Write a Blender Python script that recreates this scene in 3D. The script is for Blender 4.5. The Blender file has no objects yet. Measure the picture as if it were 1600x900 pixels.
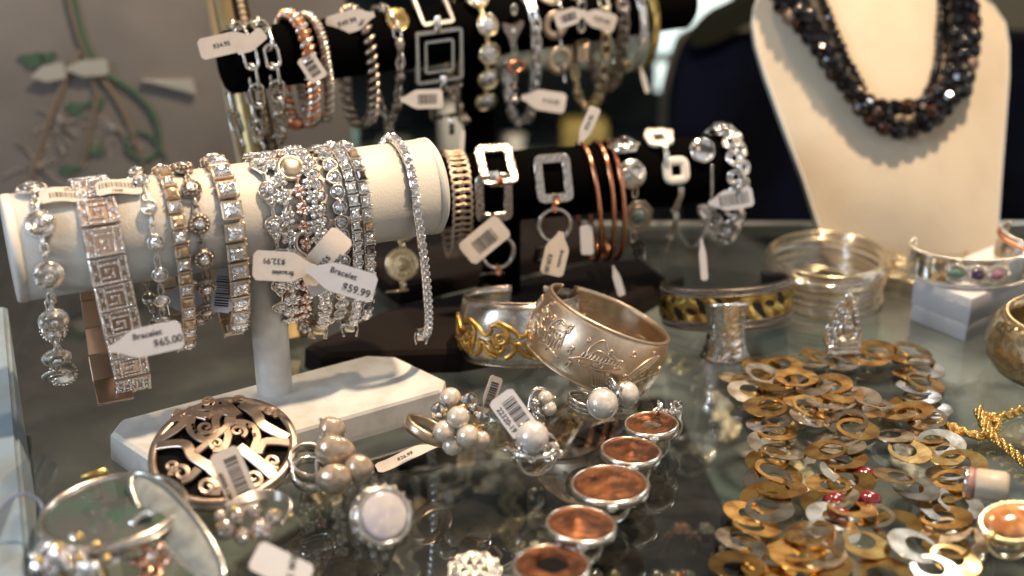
import bpy, bmesh, math, random
from mathutils import Vector, Matrix
random.seed(7)
PI = math.pi; R_ = math.radians
V = Vector
sc = bpy.context.scene
COL = sc.collection
# ---------------------------------------------------------------- camera (1 unit = 1 cm)
H, PITCH, FPX = 29.0, R_(24), 2000.0
cam_d = bpy.data.cameras.new('camera'); cam = bpy.data.objects.new('camera', cam_d); COL.objects.link(cam)
cam.location = (0, 0, H); cam.rotation_euler = (PI/2 - PITCH, 0, 0)
cam_d.sensor_width = 36; cam_d.lens = 45; cam_d.clip_start = 1; cam_d.clip_end = 2000
cam_d.dof.use_dof = True; cam_d.dof.focus_distance = 55; cam_d.dof.aperture_fstop = 0.042; cam_d.dof.aperture_blades = 7
sc.camera = cam
FW = V((0, math.cos(PITCH), -math.sin(PITCH))); UP = V((0, math.sin(PITCH), math.cos(PITCH))); RT = V((1, 0, 0)); CP = V((0, 0, H))
def ray(px, py): return FW + RT*((px-800)/FPX) - UP*((py-450)/FPX)
def U(px, py, z=None, d=None):
    r = ray(px, py)
    if d is None: d = (z - H)/r.z
    return CP + r*d
def proj(p):
    q = V(p) - CP; d = q.dot(FW)
    return (800 + FPX*q.dot(RT)/d, 450 - FPX*q.dot(UP)/d, d)
def onplane(px, py, o, n):
    r = ray(px, py); return CP + r*((o-CP).dot(n)/r.dot(n))
# ---------------------------------------------------------------- view, world, lamps
sc.view_settings.view_transform = 'Standard'; sc.view_settings.look = 'None'
sc.view_settings.exposure = 0.18; sc.view_settings.gamma = 1
sc.render.engine = 'CYCLES'; sc.cycles.use_denoising = True
sc.cycles.max_bounces = 10; sc.cycles.transparent_max_bounces = 16; sc.cycles.glossy_bounces = 5
sc.cycles.transmission_bounces = 6; sc.cycles.caustics_reflective = False; sc.cycles.caustics_refractive = False
sc.cycles.sample_clamp_indirect = 6
w = bpy.data.worlds.new('World'); sc.world = w; w.use_nodes = True
nt = w.node_tree; nt.nodes.clear()
def nd(nt, t, **k):
    n = nt.nodes.new(t)
    for a, b in k.items():
        if a in n.inputs: n.inputs[a].default_value = b
        else: setattr(n, a, b)
    return n
def ramp(nt, stops, interp='LINEAR'):
    n = nt.nodes.new('ShaderNodeValToRGB'); cr = n.color_ramp; cr.interpolation = interp
    while len(cr.elements) < len(stops): cr.elements.new(0.5)
    for e, (p, c) in zip(cr.elements, stops):
        e.position = p; e.color = (c, c, c, 1) if isinstance(c, (int, float)) else (*c, 1)
    return n
# a dim shop interior: brownish dark with bright patches and spots added for reflections in the metal
tc = nd(nt, 'ShaderNodeTexCoord'); vo = nd(nt, 'ShaderNodeTexVoronoi', Scale=4.2); vo.feature = 'F1'
nz = nd(nt, 'ShaderNodeTexNoise', Scale=1.6, Detail=3.0)
nt.links.new(tc.outputs['Generated'], vo.inputs['Vector']); nt.links.new(tc.outputs['Generated'], nz.inputs['Vector'])
r1 = ramp(nt, [(0.0, (7, 5.2, 3.4)), (0.13, (5, 3.6, 2.2)), (0.17, (.10, .08, .06)), (1.0, (.01, .01, .012))])
r2 = ramp(nt, [(0.0, (.02, .022, .025)), (0.46, (.05, .05, .05)), (0.56, (.50, .52, .55)), (1.0, (.9, .95, 1.0))])
mx = nd(nt, 'ShaderNodeMix'); mx.data_type = 'RGBA'; mx.blend_type = 'ADD'; mx.inputs[0].default_value = 1
nt.links.new(vo.outputs['Distance'], r1.inputs[0]); nt.links.new(nz.outputs['Fac'], r2.inputs[0])
nt.links.new(r2.outputs[0], mx.inputs[6]); nt.links.new(r1.outputs[0], mx.inputs[7])
bg = nd(nt, 'ShaderNodeBackground', Strength=0.8); ow = nd(nt, 'ShaderNodeOutputWorld')
nt.links.new(mx.outputs[2], bg.inputs[0]); nt.links.new(bg.outputs[0], ow.inputs[0])
def lamp(name, loc, tgt, size, power, col):
    l = bpy.data.lights.new(name, 'AREA'); l.shape = 'DISK'; l.size = size; l.energy = power; l.color = col
    o = bpy.data.objects.new(name, l); COL.objects.link(o); o.location = loc
    o.rotation_euler = (V(tgt)-V(loc)).to_track_quat('-Z', 'Y').to_euler(); return o
lamp('ceiling_spot_light', (26, 56, 98), (2, 60, 4), 5, 118000, (1, .74, .49))
lamp('ceiling_spot_light', (-16, 88, 105), (-8, 58, 6), 6, 42000, (1, .74, .48))
lamp('window_light', (-120, -20, 62), (-10, 60, 0), 60, 80000, (.70, .84, 1))
lamp('room_light', (110, 190, 150), (20, 150, 0), 50, 90000, (.95, .95, .9))
# ---------------------------------------------------------------- materials
MT = {}
def mat(name, col, rough=.4, metal=0, bump=None, spec=.5, coat=0, trans=0, ior=1.5, vary=None, sheen=0, emit=None, rand=None):
    m = bpy.data.materials.new(name); m.use_nodes = True; t = m.node_tree; b = t.nodes['Principled BSDF']
    b.inputs['Base Color'].default_value = (*col, 1); b.inputs['Roughness'].default_value = rough
    b.inputs['Metallic'].default_value = metal; b.inputs['Specular IOR Level'].default_value = spec
    b.inputs['Coat Weight'].default_value = coat; b.inputs['Transmission Weight'].default_value = trans; b.inputs['IOR'].default_value = ior
    b.inputs['Sheen Weight'].default_value = sheen
    tcn = nd(t, 'ShaderNodeTexCoord')
    if vary:
        sc_, c2, lo, hi = vary
        n = nd(t, 'ShaderNodeTexNoise', Scale=sc_, Detail=5.0); t.links.new(tcn.outputs['Object'], n.inputs['Vector'])
        r = ramp(t, [(lo, col), (hi, c2)]); t.links.new(n.outputs['Fac'], r.inputs[0]); t.links.new(r.outputs[0], b.inputs['Base Color'])
        rr = nd(t, 'ShaderNodeMapRange'); rr.inputs[3].default_value = rough*.75; rr.inputs[4].default_value = min(1, rough*1.4)
        t.links.new(n.outputs['Fac'], rr.inputs[0]); t.links.new(rr.outputs[0], b.inputs['Roughness'])
    if rand:
        oi = nd(t, 'ShaderNodeObjectInfo'); hs = nd(t, 'ShaderNodeHueSaturation'); mr = nd(t, 'ShaderNodeMapRange'); mr.inputs[3].default_value = rand[0]; mr.inputs[4].default_value = rand[1]
        t.links.new(oi.outputs['Random'], mr.inputs[0]); t.links.new(mr.outputs[0], hs.inputs['Value']); t.links.new(b.inputs['Base Color'].links[0].from_socket, hs.inputs['Color']); t.links.new(hs.outputs[0], b.inputs['Base Color'])
    if bump:
        kind, s, st = bump
        if kind == 'noise': n = nd(t, 'ShaderNodeTexNoise', Scale=s, Detail=4.0); out = n.outputs['Fac']
        elif kind == 'vor': n = nd(t, 'ShaderNodeTexVoronoi', Scale=s); n.feature = 'SMOOTH_F1'; out = n.outputs['Distance']
        else: n = nd(t, 'ShaderNodeTexWave', Scale=s, Distortion=6.0, Detail=3.0); out = n.outputs['Fac']
        t.links.new(tcn.outputs['Object'], n.inputs['Vector'])
        bp = nd(t, 'ShaderNodeBump', Strength=st, Distance=.05); t.links.new(out, bp.inputs['Height']); t.links.new(bp.outputs[0], b.inputs['Normal'])
    if emit:
        b.inputs['Emission Color'].default_value = (*emit[0], 1); b.inputs['Emission Strength'].default_value = emit[1]
    MT[name] = m; return m
mat('leatherette', (.80, .76, .69), .42, 0, ('noise', 11, .35), .4)
mat('painted_wood', (.84, .82, .78), .42, 0, ('noise', 6, .12), .4, vary=(.9, (.68, .66, .62), .42, .66))  # mottling in the colour stands for soft shadows cast by the bracelets
mat('velvet', (.0022, .002, .002), .95, 0, ('noise', 30, .3), .02)
mat('velvet_base', (.009, .006, .005), .9, 0, ('noise', 22, .3), .1, sheen=.06, vary=(.8, (.012, .008, .007), .4, .6))
mat('linen', (.72, .63, .49), .85, 0, ('noise', 10, .7), .15, vary=(.5, (.68, .59, .45), .4, .65))
mat('board_edge', (.62, .64, .62), .7)
mat('silver', (.80, .76, .70), .2, 1, ('noise', 14, .08), vary=(5, (.62, .58, .52), .4, .7))
mat('bright_silver', (.92, .89, .85), .1, 1)
mat('aged_silver', (.52, .44, .37), .27, 1, ('noise', 20, .15), vary=(3, (.34, .28, .23), .35, .7))
mat('warm_silver', (.78, .61, .44), .33, 1, ('noise', 9, .10), vary=(2, (.60, .49, .38), .38, .66))
mat('hammered', (.50, .46, .41), .26, 1, ('vor', 5.5, 1.0))
mat('hammered_fine', (.74, .69, .62), .26, 1, ('vor', 9, .9))
mat('gold', (.86, .60, .22), .22, 1, ('noise', 12, .15))
mat('old_gold', (.80, .50, .15), .28, 1, ('noise', 10, .2), vary=(3, (.55, .32, .09), .4, .65))
mat('pale_gold', (.86, .72, .46), .22, 1, ('noise', 12, .1))
mat('folded_gold', (.80, .60, .20), .2, 1, ('noise', 1.5, 1.0), vary=(2, (.35, .23, .06), .45, .62))
mat('rose_gold', (.82, .48, .33), .22, 1)
mat('copper', (.80, .36, .20), .2, 1, ('noise', 8, .08))
mat('coin_copper', (.24, .095, .042), .48, .85, ('noise', 9, .4), vary=(1.7, (.09, .04, .022), .42, .6), rand=(.7, 1.1))
mat('disc_gold', (.95, .62, .22), .2, 1, ('noise', 1.1, .15), vary=(1.2, (.46, .24, .08), .4, .62), rand=(.8, 1.25))
mat('disc_silver', (.92, .85, .75), .2, 1, ('noise', 1.1, .15), vary=(1.2, (.42, .35, .27), .4, .62), rand=(.75, 1.25))
mat('black_oxide', (.012, .011, .011), .5, .2)
mat('dark_inside', (.008, .007, .006), .8, 0, None, .1)
mat('muted_rose', (.60, .42, .31), .3, 1)
mat('crystal', (.96, .95, .96), .05, .9, ('vor', 9, 1.0), .8)
mat('grey_crystal', (.60, .62, .68), .06, .8, ('vor', 8, .9), .8)
mat('pave', (.95, .90, .86), .1, .9, ('vor', 14, 1.0))
mat('amber_stone', (.66, .46, .26), .12, .6, ('vor', 6, .8), .8, 1)
mat('smoky_stone', (.06, .04, .035), .06, 0, None, .8, 1)
mat('green_stone', (.06, .17, .10), .12, 0, None, .6, 1, vary=(9, (.20, .35, .25), .4, .6))
mat('teal_stone', (.10, .14, .13), .12, 0, None, .6, 1, vary=(5, (.2, .26, .2), .4, .6))
mat('purple_stone', (.05, .015, .10), .08, 0, None, .6, 1)
mat('pink_stone', (.42, .12, .22), .10, 0, None, .6, 1, vary=(9, (.55, .3, .35), .4, .6))
mat('garnet', (.05, .01, .012), .08, 0, None, .6, 1)
mat('red_bead', (.2, .012, .02), .15, 0, None, .6, 1)
mat('pearl', (.86, .76, .64), .2, .35, None, .7, .7, vary=(2.2, (.80, .66, .52), .4, .7))
mat('white_pearl', (.86, .82, .77), .2, .3, ('noise', 3, .1), .7, .6, vary=(2, (.70, .66, .62), .4, .7))
mat('baroque_pearl', (.60, .46, .33), .16, .35, ('noise', 1.8, .9), .7, .8, vary=(1.4, (.42, .33, .25), .35, .65))
mat('mother_of_pearl', (.58, .55, .62), .16, 0, ('noise', 2, .15), .7, .9, vary=(2, (.72, .68, .66), .4, .65))
mat('grey_shell', (.075, .08, .078), .14, 0, ('noise', 1.2, .1), .6, .8, vary=(.9, (.05, .10, .075), .45, .62))
mat('pale_shell', (.34, .36, .34), .2, 0, ('noise', 2.4, .3), .6, .5, vary=(1.6, (.22, .235, .225), .4, .65))
mat('enamel', (.85, .81, .72), .15, 0, None, .5, .6)
mat('onyx', (.005, .004, .005), .05, 0, None, .6, 0)
mat('brown_agate', (.008, .006, .005), .1, 0, None, .4, 0, vary=(3, (.16, .07, .035), .52, .62))
mat('filigree', (.34, .25, .20), .3, 1, ('vor', 9, 1.0))
mat('paper', (.68, .62, .56), .7, 0, ('noise', 1.6, .5), .2, vary=(1.2, (.64, .57, .51), .4, .65))
mat('cool_paper', (.62, .62, .65), .7, 0, ('noise', 1.6, .5), .2)
mat('ink', (.03, .028, .03), .7)
mat('box_board', (.68, .67, .68), .7, 0, ('wave', 2.2, .25), .25)
mat('blue_card', (.18, .52, .62), .5, vary=(.25, (.5, .72, .76), .4, .6))
mat('navy', (.0025, .0035, .011), .95, 0, ('noise', 6, .1), .03, vary=(.12, (.001, .0015, .003), .4, .6))
mat('dark_olive', (.008, .009, .006), .9, 0, None, .05)
mat('olive', (.045, .045, .032), .8)
mat('tan_wood', (.45, .34, .2), .5)
mat('wallpaper', (.215, .205, .20), .75, 0, ('noise', .6, .4), .2, vary=(.12, (.30, .285, .275), .35, .65))
mat('vine_brown', (.20, .155, .11), .75)
mat('vine_green', (.06, .12, .075), .75)
mat('petal', (.34, .31, .28), .85)
mat('frame_gold', (.55, .42, .20), .4, .6, ('noise', 4, .3))
mat('frame_dark', (.05, .03, .02), .5, .2)
mat('steel_trim', (.45, .48, .48), .35, 1)
mat('shelf_cloth', (.24, .28, .285), .65, 0, ('noise', 1.5, .2), .3, vary=(.09, (.055, .068, .072), .40, .60))
mat('lower_tray', (.018, .02, .022), .6)
mat('far_wall', (.15, .18, .18), .7, vary=(.05, (.02, .028, .032), .42, .58))
mat('far_shelf', (.22, .27, .26), .3)
mat('far_white', (.75, .8, .78), .6)
mat('far_yellow', (.42, .36, .12), .5)
mat('floor_dark', (.06, .07, .07), .6)
mat('acrylic_blue', (.62, .75, .95), .03, 0, None, .5, 0, .92, 1.45)
def counter_glass():
    m = bpy.data.materials.new('counter_glass'); m.use_nodes = True; t = m.node_tree; t.nodes.clear()
    o = nd(t, 'ShaderNodeOutputMaterial'); mixn = nd(t, 'ShaderNodeMixShader'); fr = nd(t, 'ShaderNodeFresnel', IOR=2.3)
    tr = nd(t, 'ShaderNodeBsdfTransparent'); tr.inputs[0].default_value = (.86, .91, .90, 1)
    g = nd(t, 'ShaderNodeBsdfGlossy'); g.inputs['Roughness'].default_value = .012; g.inputs[0].default_value = (.95, 1, .98, 1)
    t.links.new(fr.outputs[0], mixn.inputs[0]); t.links.new(tr.outputs[0], mixn.inputs[1]); t.links.new(g.outputs[0], mixn.inputs[2])
    # a thin film of dust and wiped smears
    d = nd(t, 'ShaderNodeBsdfDiffuse'); d.inputs[0].default_value = (.5, .5, .48, 1)
    tcn = nd(t, 'ShaderNodeTexCoord'); n = nd(t, 'ShaderNodeTexNoise', Scale=.35, Detail=8.0, Roughness=.7); t.links.new(tcn.outputs['Object'], n.inputs['Vector'])
    r = ramp(t, [(.35, .008), (.75, .055)]); t.links.new(n.outputs['Fac'], r.inputs[0])
    m2 = nd(t, 'ShaderNodeMixShader'); t.links.new(r.outputs[0], m2.inputs[0]); t.links.new(mixn.outputs[0], m2.inputs[1]); t.links.new(d.outputs[0], m2.inputs[2])
    t.links.new(m2.outputs[0], o.inputs[0]); MT['counter_glass'] = m
counter_glass()
# ---------------------------------------------------------------- geometry helpers
class G:
    def __init__(s): s.v = []; s.f = []; s.sm = []
    def add(s, vf, M=None, smooth=True):
        v, f = vf; o = len(s.v)
        s.v += [M @ V(p) for p in v] if M is not None else [V(p) for p in v]
        s.f += [tuple(i+o for i in q) for q in f]; s.sm += [smooth]*len(f); return s
    def mesh(s, name, m):
        me = bpy.data.meshes.new(name); me.from_pydata([tuple(p) for p in s.v], [], s.f)
        me.polygons.foreach_set('use_smooth', s.sm); me.materials.append(MT[m]); me.update(); return me
T_ = Matrix.Translation
def S_(x, y=None, z=None): return Matrix.Diagonal((x, x if y is None else y, x if z is None else z, 1))
def RX(a): return Matrix.Rotation(a, 4, 'X')
def RY(a): return Matrix.Rotation(a, 4, 'Y')
def RZ(a): return Matrix.Rotation(a, 4, 'Z')
def frm(o, x, z):
    z = V(z).normalized(); x = V(x); x = (x - z*x.dot(z)).normalized(); y = z.cross(x)
    return Matrix(((x.x, y.x, z.x, o[0]), (x.y, y.y, z.y, o[1]), (x.z, y.z, z.z, o[2]), (0, 0, 0, 1)))
_bc = {}
def box(sx, sy, sz, b=0.0, M=None, seg=1):
    k = (round(sx, 4), round(sy, 4), round(sz, 4), b, seg)
    if k not in _bc:
        bm = bmesh.new(); bmesh.ops.create_cube(bm, size=1, matrix=S_(sx, sy, sz))
        if b: bmesh.ops.bevel(bm, geom=bm.edges[:], offset=b, segments=seg, affect='EDGES', profile=.5)
        bm.verts.index_update(); _bc[k] = ([v.co.copy() for v in bm.verts], [tuple(v.index for v in f.verts) for f in bm.faces]); bm.free()
    v, f = _bc[k]
    return ([M @ p for p in v] if M is not None else v, f)
def lathe(prof, n=24, a0=0, a1=2*PI, closed_prof=False, sx=1, sy=1):
    full = abs(a1-a0-2*PI) < 1e-6; m = len(prof); v = []; f = []; cols = n if full else n+1
    for i in range(cols):
        a = a0 + (a1-a0)*i/n
        for r, z in prof: v.append((r*math.cos(a)*sx, r*math.sin(a)*sy, z))
    pm = m if closed_prof else m-1
    for i in range(n):
        j = (i+1) % cols
        for k in range(pm):
            l = (k+1) % m; f.append((i*m+k, j*m+k, j*m+l, i*m+l))
    if not full and closed_prof: f.append(tuple(range(m-1, -1, -1))); f.append(tuple((cols-1)*m+k for k in range(m)))
    return v, f
def sph(r, n=14, m=9, sx=1, sy=1, sz=1, c=(0, 0, 0)):
    v, f = lathe([(r*math.sin(PI*k/m), -r*math.cos(PI*k/m)) for k in range(m+1)], n)
    return [(p[0]*sx+c[0], p[1]*sy+c[1], p[2]*sz+c[2]) for p in v], f
def ico(r, c=(0, 0, 0)):
    t = (1+5**.5)/2; s = r/math.sqrt(1+t*t); P = [(-1,t,0),(1,t,0),(-1,-t,0),(1,-t,0),(0,-1,t),(0,1,t),(0,-1,-t),(0,1,-t),(t,0,-1),(t,0,1),(-t,0,-1),(-t,0,1)]
    F = [(0,11,5),(0,5,1),(0,1,7),(0,7,10),(0,10,11),(1,5,9),(5,11,4),(11,10,2),(10,7,6),(7,1,8),(3,9,4),(3,4,2),(3,2,6),(3,6,8),(3,8,9),(4,9,5),(2,4,11),(6,2,10),(8,6,7),(9,8,1)]
    return [(p[0]*s+c[0], p[1]*s+c[1], p[2]*s+c[2]) for p in P], F
def tube(pts, r, n=8, closed=False, flat=1.0, up=None):
    P = [V(p) for p in pts]; N = len(P); v = []; f = []; prev = None
    for i in range(N):
        a = P[(i-1) % N] if closed or i else P[0]; b = P[(i+1) % N] if closed or i < N-1 else P[-1]
        t = (b-a); t = t.normalized() if t.length > 1e-9 else V((0, 0, 1))
        if up is not None: q = V(up(i) if callable(up) else up)
        elif prev is None: q = V((0, 0, 1)) if abs(t.z) < .9 else V((1, 0, 0))
        else: q = prev
        q = (q - t*q.dot(t)); q = q.normalized() if q.length > 1e-6 else V((1, 0, 0)); prev = q; w_ = t.cross(q)
        rr = r(i/(N-1)) if callable(r) else (r[i] if isinstance(r, (list, tuple)) else r)
        for k in range(n):
            c = 2*PI*k/n; v.append(P[i] + w_*(rr*math.cos(c)) + q*(rr*flat*math.sin(c)))
    for i in range(N if closed else N-1):
        j = (i+1) % N
        for k in range(n): l = (k+1) % n; f.append((i*n+k, j*n+k, j*n+l, i*n+l))
    if not closed: f.append(tuple(range(n-1, -1, -1))); f.append(tuple((N-1)*n+k for k in range(n)))
    return v, f
def strap(pts, w_, th, nrm=None, closed=False):
    "flat bar with bevelled top edges along pts; nrm(i) gives the outward normal"
    P = [V(p) for p in pts]; N = len(P); v = []; f = []; n = 6
    for i in range(N):
        a = P[(i-1) % N] if closed or i else P[0]; b = P[(i+1) % N] if closed or i < N-1 else P[-1]
        t = (b-a).normalized(); q = V(nrm(i) if nrm else (0, 0, 1)); q = (q-t*q.dot(t)).normalized(); s = t.cross(q)
        ww = w_(i/(N-1)) if callable(w_) else w_
        for x, z in ((-.5, -th), (.5, -th), (.5, th*.4), (.42, th), (-.42, th), (-.5, th*.4)): v.append(P[i] + s*(x*ww) + q*z)
    for i in range(N if closed else N-1):
        j = (i+1) % N
        for k in range(n): l = (k+1) % n; f.append((i*n+k, j*n+k, j*n+l, i*n+l))
    if not closed: f.append(tuple(range(n-1, -1, -1))); f.append(tuple((N-1)*n+k for k in range(n)))
    return v, f
def prism(poly, z0, z1):
    n = len(poly); v = [(p[0], p[1], z0) for p in poly] + [(p[0], p[1], z1) for p in poly]
    f = [tuple(range(n-1, -1, -1)), tuple(range(n, 2*n))] + [(i, (i+1) % n, n+(i+1) % n, n+i) for i in range(n)]
    return v, f
def bez(pts, n=8, closed=False):
    "Catmull-Rom through pts"
    P = [V(p) for p in pts]; N = len(P); out = []
    for i in range(N if closed else N-1):
        g = (lambda k: P[k % N]) if closed else (lambda k: P[max(0, min(N-1, k))])
        a, b, c, d = g(i-1), g(i), g(i+1), g(i+2)
        for k in range(n):
            t = k/n; out.append(.5*((2*b)+(c-a)*t+(2*a-5*b+4*c-d)*t*t+(3*b-a-3*c+d)*t**3))
    if not closed: out.append(P[-1])
    return out
def ell(rx, ry, n=24, z=0): return [(rx*math.cos(2*PI*i/n), ry*math.sin(2*PI*i/n), z) for i in range(n)]
def rrect(wx, wy, r, n=3, z=0):
    o = []
    for cx, cy, a in ((wx/2-r, wy/2-r, 0), (-wx/2+r, wy/2-r, PI/2), (-wx/2+r, -wy/2+r, PI), (wx/2-r, -wy/2+r, 1.5*PI)):
        for k in range(n+1): o.append((cx+r*math.cos(a+PI/2*k/n), cy+r*math.sin(a+PI/2*k/n), z))
    return o
def resample(pts, step=None, n=None):
    P = [V(p) for p in pts]; L = [0]
    for a, b in zip(P, P[1:]): L.append(L[-1]+(b-a).length)
    if n is None: n = max(2, int(round(L[-1]/step))+1)
    out = []; k = 0
    for i in range(n):
        s = L[-1]*i/(n-1)
        while k < len(L)-2 and L[k+1] < s: k += 1
        t = (s-L[k])/max(1e-9, L[k+1]-L[k]); out.append(P[k].lerp(P[k+1], min(1, max(0, t))))
    return out
def gem(r, h=.35, n=8, depth=.5):
    return lathe([(0, -depth*r), (r, 0), (r*.93, h*r*.35), (r*.55, h*r), (0, h*r)], n)
def sqgem(sx, sy, h=.12):
    v = []; 
    for k, z in ((1, 0), (.86, h*.6), (.5, h)):
        for x, y in ((-1, -1), (1, -1), (1, 1), (-1, 1)): v.append((x*sx/2*k, y*sy/2*k, z))
    v.append((0, 0, h*1.02)); v.append((0, 0, -h))
    f = []
    for a in (0, 4):
        for i in range(4): j = (i+1) % 4; f.append((a+i, a+j, a+4+j, a+4+i))
    for i in range(4): f.append((8+i, 8+(i+1) % 4, 12)); f.append((i, 13, (i+1) % 4))
    return v, f
def torus(R, r, n=24, m=8, sx=1, sy=1): return lathe([(R+r*math.cos(2*PI*k/m), r*math.sin(2*PI*k/m)) for k in range(m)], n, closed_prof=True, sx=sx, sy=sy)
# ---------------------------------------------------------------- scene objects
def tag_(o, label, cat, group=None, kind=None):
    if label: o['label'] = label
    if cat: o['category'] = cat
    if group: o['group'] = group
    if kind: o['kind'] = kind
    return o
def thing(name, label, cat, loc=(0, 0, 0), group=None):
    o = bpy.data.objects.new(name, None); COL.objects.link(o); o.location = loc; o.empty_display_size = .5
    return tag_(o, label, cat, group)
def top_of(p):
    while p.parent: p = p.parent
    return p
def part(name, g, m, parent, M=None, label=None):
    "g in world coordinates when M is None, else local mesh placed by world matrix M"
    me = g if isinstance(g, bpy.types.Mesh) else None
    if me is None:
        if M is None and parent is not None:
            off = V(top_of(parent).location); g.v = [p-off for p in g.v]
        me = g.mesh(name, m)
    o = bpy.data.objects.new(name, me); COL.objects.link(o); o.parent = parent
    if M is not None:
        if parent is None: o.matrix_basis = M
        else:
            if parent.parent is None: o.matrix_basis = T_(-V(parent.location)) @ M
            else: o.matrix_basis = M          # sub-part: M is relative to the part
    if label: o['label'] = label
    return o
def single(name, g, m, label, cat, group=None, kind=None):
    c = sum(g.v, V((0, 0, 0)))/len(g.v); g.v = [p-c for p in g.v]; o = bpy.data.objects.new(name, g.mesh(name, m)); COL.objects.link(o); o.location = c
    return tag_(o, label, cat, group, kind)
def g1(vf, M=None, smooth=True): return G().add(vf, M, smooth)
_txt = {}
def text_mesh(s, size, m='ink'):
    k = (s, size, m)
    if k not in _txt:
        cu = bpy.data.curves.new('t', 'FONT'); cu.body = s; cu.size = size; cu.extrude = .004; cu.align_x = 'CENTER'; cu.align_y = 'CENTER'; cu.offset = size*.012
        o = bpy.data.objects.new('t', cu); COL.objects.link(o); dg = bpy.context.evaluated_depsgraph_get(); dg.update()
        me = bpy.data.meshes.new_from_object(o.evaluated_get(dg)); bpy.data.objects.remove(o); me.materials.clear(); me.materials.append(MT[m]); me.name = 'lettering'; _txt[k] = me
    return _txt[k]
def tag_shape(w_, h, neck=True, bend=0.0, notch=0.42):
    "paper price label: rounded body, tapering to a narrow neck on the left; returns solid"
    r = h*.16; top = []
    xs = []
    N = 18
    for i in range(N+1):
        x = -w_/2 + w_*i/N
        hh = h/2
        if neck:
            t = (x+w_/2)/(w_*notch)
            if t < 1: hh = h/2*(.25+.75*(3*t*t-2*t**3))
        e = w_/2 - x
        if e < r: hh = min(hh, h/2 - r + math.sqrt(max(0, r*r-(r-e)**2)))
        if not neck:
            e = x + w_/2
            if e < r: hh = min(hh, h/2 - r + math.sqrt(max(0, r*r-(r-e)**2)))
        xs.append((x, hh))
    v = []; f = []
    for x, hh in xs:
        z = bend*math.sin((x/w_+.5)*PI*1.6)
        v += [(x, -hh, z-.012), (x, hh, z-.012), (x, hh, z+.012), (x, -hh, z+.012)]
    for i in range(N):
        a = i*4; b = a+4
        for k in range(4): l = (k+1) % 4; f.append((a+k, a+l, b+l, b+k))
    f.append((0, 3, 2, 1)); e = N*4; f.append((e, e+1, e+2, e+3))
    return v, f
def paper_tag(label, M, w_, h, texts=(), bars=None, neck=True, bend=0, mt='paper', group=None, lettering_rot=0):
    "texts: (string, x, y, size, rot); bars: (x0, x1, yc, height)"
    t = thing('price_tag', label, 'price tag', M.translation, group)
    part('paper', g1(tag_shape(w_, h, neck, bend), smooth=False), mt, t, M)
    zz = lambda x: bend*math.sin((x/w_+.5)*PI*1.6)
    sl = lambda x: bend*PI*1.6/w_*math.cos((x/w_+.5)*PI*1.6)
    for s, x, y, size, rot in texts:
        part('lettering', text_mesh(s, size), None, t, M @ T_((x, y, zz(x)+.022)) @ RY(-math.atan(sl(x))) @ RZ(rot))
    if bars:
        x0, x1, yc, bh = bars; g = G(); x = x0; rnd = random.Random(int(abs(x0)*991)+int(h*100))
        while x < x1:
            ww = rnd.choice((.025, .025, .045, .07)); g.add(box(ww, bh, .008, 0, T_((x+ww/2, yc, zz(x)+.02)) @ RY(-math.atan(sl(x)))), smooth=False); x += ww + rnd.choice((.03, .045, .06))
        part('barcode', g, 'ink', t, M)
    return t
def tag_frame(p1, d1, p2, d2, roll=0, flip=False, tilt=0):
    "frame for a tag whose long axis runs from pixel p1 (neck) to p2"
    a = U(*p1, d=d1); b = U(*p2, d=d2); c = (a+b)/2; n = (CP-c).normalized()
    M = frm(c, b-a, n)
    return M @ RX(roll), (b-a).length
# ================================================================ THE SETTING
def counter():
    g = G(); g.add(box(150, 92, .6, 0, T_((0, 39, -.3)))); g.v = g.v
    # top sheet as one thin surface; the glass edge is the trim
    g = G(); g.add(([(-80, -8, 0), (80, -8, 0), (80, 75, 0), (-6, 75, 0), (-6, 92, 0), (-80, 92, 0)], [(0, 1, 2, 3, 4, 5)]), smooth=False)
    o = single('glass_counter', g, 'counter_glass', 'greenish glass counter top under all the jewellery', 'counter', kind='structure')
    g = G(); g.add(box(86, .5, .9, .08, T_((37, 75.3, -.42))))
    single('counter_edge', g, 'steel_trim', 'steel edge strip at the back of the glass counter', 'edge strip', kind='structure')
    g = G(); g.add(([(-90, -20, -13), (90, -20, -13), (90, 94, -13), (-90, 94, -13)], [(0, 1, 2, 3)]), smooth=False)
    single('lower_shelf', g, 'shelf_cloth', 'grey green cloth shelf seen below the glass', 'shelf', kind='structure')
    g = G(); g.add(([(-300, -100, -80), (300, -100, -80), (300, 320, -80), (-300, 320, -80)], [(0, 1, 2, 3)]), smooth=False)
    single('floor', g, 'floor_dark', 'dark shop floor far below the counter', 'floor', kind='structure')
    g = G(); g.add(box(560, 3, 330, 0, T_((20, 230, 60))))
    single('far_wall', g, 'far_wall', 'dim grey green shop wall far behind the counter', 'wall', kind='structure')
counter()
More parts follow.
